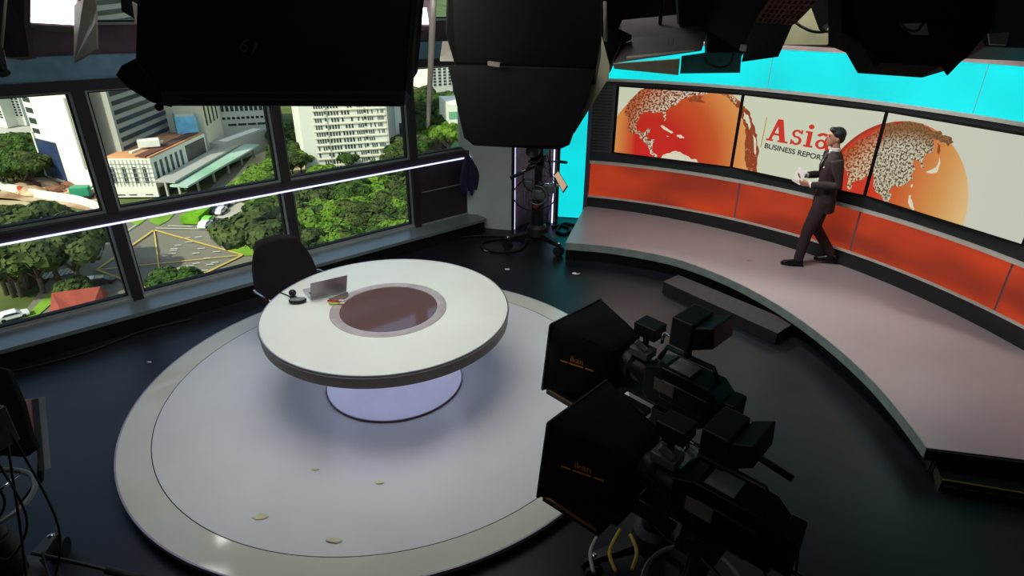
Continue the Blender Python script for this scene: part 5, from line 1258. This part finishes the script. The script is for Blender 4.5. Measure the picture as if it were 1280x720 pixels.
b = MB(); b.box((0, 0, .5), (6, 3.4, 1)); b.build('tracks', M['black'], e, bevel=.2)
b = MB(); b.bar((2, 0, 2.5), (6, 0, 5), .5, .5); b.bar((6, 0, 5), (8, 0, 1), .4, .4); b.build('boom', pm('machine_green2', (60, 150, 110), .5), e)
# red roofed pavilion
pv = empty('pavilion', tuple(gp(98, 398)), 0, 'pavilion with faceted red tiled roof just below the first lower window', 'pavilion')
rb = [gp(x, y, 6) for x, y in ((62, 392), (66, 378), (84, 366), (112, 362), (136, 366), (132, 384), (110, 396), (84, 404))]
rc = V((sum(p.x for p in rb)/8, sum(p.y for p in rb)/8, 0)); ap0 = rc+(rb[0]-rb[4]).normalized()*4; 
ap0 = V((rc.x-3, rc.y-2, GZ+10)); ap1 = V((rc.x+4, rc.y+2, GZ+10))
b = MB(); vs = rb+[V((ap0.x, ap0.y, GZ+9.5)), V((ap1.x, ap1.y, GZ+9.5))]
fs = [(0, 1, 8), (1, 2, 8), (2, 3, 9, 8), (3, 4, 9), (4, 5, 9), (5, 6, 9), (6, 7, 8, 9), (7, 0, 8)]; fs.append((7, 6, 5, 4, 3, 2, 1, 0)); b.add(vs, fs)
b.build('roof', pm('red_tiles', (136, 54, 36), .8, 0, .12, .5), pv, world=True)
MB().prism([rc+(V((p.x, p.y, 0))-rc)*.85+Zv(GZ) for p in rb], Zv(6)).build('walls', M['bbeige'], pv, world=True)
# cars
def car(name='car'):
    e = empty(name, (0, 0, 0)); return e
def car_mesh(col, nm):
    prof = [(-2.2, .35), (2.2, .35), (2.25, .8), (1.25, .95), (.6, 1.45), (-1.1, 1.45), (-1.9, .95), (-2.25, .85)]
    b = MB(); b.prism([V((x, -.88, z)) for x, z in prof], (0, 1.76, 0)); return b, pm('car_'+nm, col, .3)
protos = {}
for nm, col in (('white', (225, 228, 225)), ('dark', (40, 44, 48)), ('silver', (150, 154, 156)), ('green', (120, 205, 60))):
    e = empty('car', (0, 0, 0)); b, mt = car_mesh(col, nm); b.build('body', mt, e, bevel=.08)
    MB().prism([V((x, -.9, z)) for x, z in ((-1.5, .98), (1.1, .98), (.55, 1.38), (-1.05, 1.38))], (0, 1.8, 0)).build('windows', M['bwin'], e)
    for x in (-1.4, 1.4):
        for s in (-1, 1): MB().lathe([(0, -.1), (.34, -.1), (.34, .1), (0, .1)], (x, s*.82, .34), 14, Matrix.Rotation(math.pi/2, 3, 'X')).build('wheel', M['black'], e)
    protos[nm] = [e, False]
CS = 1.25
def place_car(nm, x, y, rz, label, group=None):
    pr_ = protos[nm]; e = pr_[0] if not pr_[1] else copy_tree(pr_[0]); pr_[1] = True
    e.location = gp(x, y, -.2); e.rotation_euler = (0, 0, rz); e.scale = (CS, CS, CS); tag(e, label, 'car')
    if group: e['group'] = group
    elif 'group' in e: del e['group']
qa = math.atan2(hd.y, hd.x)
place_car('green', 260.5, 277.5, qa, 'bright green taxi at the head of the queue beside the hedge')
place_car('white', 257, 283, qa, 'white car stopped just ahead of the bright green taxi')
for i, (x, y, nm) in enumerate(((269, 266, 'dark'), (272, 260, 'white'), (276, 266, 'white'), (280, 259, 'silver'), (276, 254, 'dark'))):
    place_car(nm, x, y, qa, nm+' car in the queue between the clipped hedge and tree', 'queued '+nm+' cars')
for i, (x, y, nm) in enumerate(((112, 288, 'dark'), (120, 285, 'silver'), (127, 288, 'dark'), (134, 292, 'white'), (133, 299, 'dark'), (126, 296, 'silver'), (118, 293, 'dark'), (137, 286, 'dark'))):
    place_car(nm, x, y, qa+.9, nm+' car parked in the small car park beyond the junction', 'parked '+nm+' cars')
place_car('white', 17, 398, 0.9, 'white car on the road at the bottom edge of the first lower window')
place_car('white', 117, 355, 0.5, 'white car waiting behind the red-roofed pavilion')
place_car('dark', 128, 354, 0.5, 'dark car waiting behind the red-roofed pavilion')
place_car('white', 43, 208, 0.3, 'white van-like vehicle by the trees next to the blank white tower')
# trees
def leafmat(nm, c, c2):
    m = pm(nm, c, .8, 0, .2, .35, 0, .15, c2, detail=6); 
    return m
LM = [leafmat('leaves_deep', (34, 54, 22), (66, 92, 34)), leafmat('leaves_bright', (62, 92, 26), (106, 138, 44)), leafmat('leaves_olive', (42, 56, 28), (74, 88, 42))]
BARK = pm('bark', (96, 82, 66), .9, 0, .2, 1)
def tree_proto(seed, mat, R=7.5, H=13, spread=.55):
    r = random.Random(seed); e = empty('tree', (0, 0, 0)); b = MB()
    blobs = []
    for i in range(26):
        a = r.uniform(0, TAU); q = R*math.sqrt(r.random())*.8; z = H*.62+(1-(q/R)**2)*H*.28+r.uniform(-1.2, 1.2)
        blobs.append((V((q*math.cos(a), q*math.sin(a), z)), r.uniform(1.7, 2.9)))
    for c, s in blobs:
        n0 = len(b.v); b.ball(c, (s*.92, s*.92, s*.7), 9, 6)
        for i in range(n0, len(b.v)):
            p = b.v[i]; b.v[i] = p+(p-c)*noise.noise(p*1.3)*.8
        for _ in range(110):
            d = V((r.gauss(0, 1), r.gauss(0, 1), r.gauss(.4, 1))).normalized(); p = c+V((d.x*s, d.y*s, d.z*s*.78))*r.uniform(.92, 1.12)
            t = d.cross(V((r.gauss(0, 1), r.gauss(0, 1), r.gauss(0, 1)))).normalized(); w = (d+V((0, 0, .5))*r.random()).cross(t).normalized(); q = r.uniform(.35, .8)
            b.add([p-t*q, p+w*q*.7, p+t*q, p-w*q*.7], [(0, 1, 2, 3)])
    b.build('crown', mat, e)
    t = MB(); t.tube([(0, 0, 0), (.1, 0, H*.3), (0, .1, H*.55)], [.55, .42, .3], 8)
    for i in range(5):
        a = i*TAU/5+.4; t.tube([(0, 0, H*.3), (R*.3*math.cos(a), R*.3*math.sin(a), H*.5), (R*.55*math.cos(a), R*.55*math.sin(a), H*.68)], [.3, .2, .1], 6)
    t.build('trunk', BARK, e, True)
    return e
TS = .62
TP = {'deep': [tree_proto(1, LM[0]), 0], 'bright': [tree_proto(2, LM[1]), 0], 'olive': [tree_proto(3, LM[2]), 0]}
def put_tree(kind, x, y, s, label, group=None, zc=10):
    s *= TS
    t = TP[kind]; e = t[0] if not t[1] else copy_tree(t[0]); t[1] = 1
    p = at(x, y, GZ+zc*s); e.location = (p.x, p.y, GZ-.6); k_ = s*rnd.uniform(.92, 1.08); e.scale = (k_, k_, k_*rnd.uniform(.9, 1.1)); e.rotation_euler = (0, 0, rnd.uniform(0, TAU)); tag(e, label, 'tree')
    if group: e['group'] = group
    elif 'group' in e: del e['group']
    return e
r8 = random.Random(8)
def grove(region, n, kinds, smin, smax, group, label):
    # region: quad in photo pixels of ground; jittered grid
    (x0, y0), (x1, y1), (x2, y2), (x3, y3) = region
    nx = max(1, int(math.sqrt(n*1.6))); ny = max(1, round(n/nx))
    for i in range(ny):
        for j in range(nx):
            u = (j+.5+r8.uniform(-.35, .35))/nx; v = (i+.5+r8.uniform(-.35, .35))/ny
            x = (x0*(1-u)+x1*u)*(1-v)+(x3*(1-u)+x2*u)*v; y = (y0*(1-u)+y1*u)*(1-v)+(y3*(1-u)+y2*u)*v
            kk = r8.choice(kinds); put_tree(kk, x, y, r8.uniform(smin, smax), label % kk, group+' ('+kk+')')
grove(((345, 222), (525, 200), (540, 300), (352, 330)), 110, ['bright', 'deep', 'bright', 'deep', 'olive'], .95, 1.45, 'trees of the dense grove below the apartment block', '%s green tree of the dense grove below the cream apartment block')
grove(((365, 305), (500, 275), (520, 340), (370, 350)), 20, ['olive', 'deep'], 1.2, 1.7, 'nearer trees of the grove', '%s green tree at the near edge of the grove behind the chair')
grove(((298, 222), (345, 200), (352, 250), (322, 262)), 14, ['deep', 'bright'], .9, 1.3, 'trees beside the pale road', '%s green tree beside the pale road left of the grove')
grove(((340, 160), (372, 146), (376, 200), (348, 212)), 14, ['bright', 'olive', 'deep'], .8, 1.2, 'trees left of the apartment block', '%s green tree between the mullion and cream apartment block')
grove(((-10, 172), (42, 168), (48, 204), (-10, 214)), 24, ['olive', 'deep'], .9, 1.3, 'trees left of the blank tower', '%s green tree in the park beside the blank white tower')
grove(((-20, 292), (46, 285), (40, 312), (-20, 325)), 18, ['olive', 'deep'], 1.3, 1.8, 'large trees at the first lower window', '%s green spreading tree near the edge of the first lower window')
grove(((490, 180), (513, 170), (516, 205), (490, 212)), 8, ['olive', 'deep'], .9, 1.2, 'trees beside the apartment block side wall', '%s green tree in the gap beside the cream apartment block side wall')
grove(((515, 112), (535, 108), (533, 175), (515, 190)), 14, ['deep', 'olive'], .9, 1.5, 'trees in the last upper window, window side', '%s green tree left of the hanging strap in the last upper window')
grove(((540, 122), (575, 118), (575, 165), (545, 170)), 14, ['bright', 'deep'], 1.0, 1.7, 'trees in the last upper window, far side', '%s green tree right of the hanging strap in the last upper window')
put_tree('olive', 322, 278, 2.1, 'big spreading olive green tree at the corner of the junction by the chair')
put_tree('olive', 338, 262, 1.7, 'large olive green tree behind the one at the junction corner')
put_tree('olive', 82, 300, 2.0, 'large spreading tree with visible branches over the crossing near the pavilion')
put_tree('olive', 52, 292, 1.9, 'large dark tree overhanging the road beside the branchy spreading one')
put_tree('olive', 92, 352, .8, 'small bare-looking tree just behind the red-roofed pavilion')
put_tree('deep', 217, 346, 1.2, 'round dark green tree at the sill in front of the yellow box marking')
put_tree('deep', 435, 196, .9, 'feathery green tree rising in front of the cream apartment block')
put_tree('bright', 5, 280, 1.2, 'bright green tree at the picture edge by the tan lot')
grove(((-14, 262), (10, 258), (12, 282), (-14, 292)), 3, ['olive'], .9, 1.2, 'trees at the tan lot edge', '%s green tree at the picture edge beside the tan lot')
# ------------------------------------------------------------------ light
w = bpy.data.worlds.new('world'); sc.world = w; w.use_nodes = True; nt = w.node_tree
bgn = nt.nodes['Background']; sk = nt.nodes.new('ShaderNodeTexSky'); sk.sky_type = 'NISHITA'; sk.sun_disc = False
SUN = V((-.38, -.72, .80)).normalized()
sk.sun_elevation = math.asin(SUN.z); sk.sun_rotation = math.atan2(SUN.x, SUN.y); sk.dust_density = 2.0
nt.links.new(sk.outputs[0], bgn.inputs[0]); bgn.inputs[1].default_value = .24
sd = bpy.data.lights.new('sun', 'SUN'); sd.energy = 4.6; sd.angle = .01; sd.color = (1, .96, .84)
so = bpy.data.objects.new('sun', sd); COL.objects.link(so); so.rotation_euler = (-SUN).to_track_quat('-Z', 'Y').to_euler()
def area_light(name, loc, tgt, size, power, col=(1, 1, 1), sy=None, spread=180):
    l = bpy.data.lights.new(name, 'AREA'); l.energy = power; l.color = col; l.shape = 'RECTANGLE'; l.size = size; l.size_y = sy or size; l.spread = R_(spread)
    o = bpy.data.objects.new(name, l); COL.objects.link(o); o.location = loc; o.rotation_euler = (V(tgt)-V(loc)).to_track_quat('-Z', 'Y').to_euler(); return o
# the big bank light, facing the desk
area_light('bank_light_tubes', tuple(c0b+n_bank*.27), tuple(c0b+n_bank*3+V((0, 0, -2.0))), .95, 14, (1, .98, .95), .5)
area_light('softlight_over_desk', (-1.6, 4.3, 4.35), (-1.6, 4.9, 0), 3.4, 44, (1, .98, .95), 2.8, 95)
Pm = at(290, 688, .1); rr_ = Pm-CAM; rr_.z = -rr_.z; Lm = Pm+rr_*((4.3-.1)/rr_.z)
area_light('window_side_panel_lamp', tuple(Lm), tuple(Pm), .62, 22, (1, .97, .92), .5)
area_light('added_front_fill', (-.6, -1.6, 4.3), (.3, 6.5, 1.2), 1.6, 8, (1, .95, .9), 1.0, 120)  # added fill without a fixture, lifts the hanging lights
area_light('added_podium_fill', (-.3, 5.6, 4.4), (2.8, 7.5, 1.2), .6, 30, (1, .94, .88), .6, 100)  # added unseen lamp, brightens the presenter from the front
area_light('presenter_key_light', (.2, 9.9, 3.9), (3.1, 7.2, .6), .3, 45, (1, .93, .86), .3, 80)
area_light('podium_wash', (1.2, 5.4, 4.3), (2.9, 6.9, .3), 1.4, 28, (1, .92, .9), .8, 110)
sc.view_settings.view_transform = 'Standard'; sc.view_settings.look = 'None'; sc.view_settings.gamma = 1; sc.view_settings.use_curve_mapping = False
sc.view_settings.exposure = 0
sc.cycles.use_denoising = True
sc.cycles.max_bounces = 8; sc.cycles.transparent_max_bounces = 12; sc.cycles.sample_clamp_indirect = 6
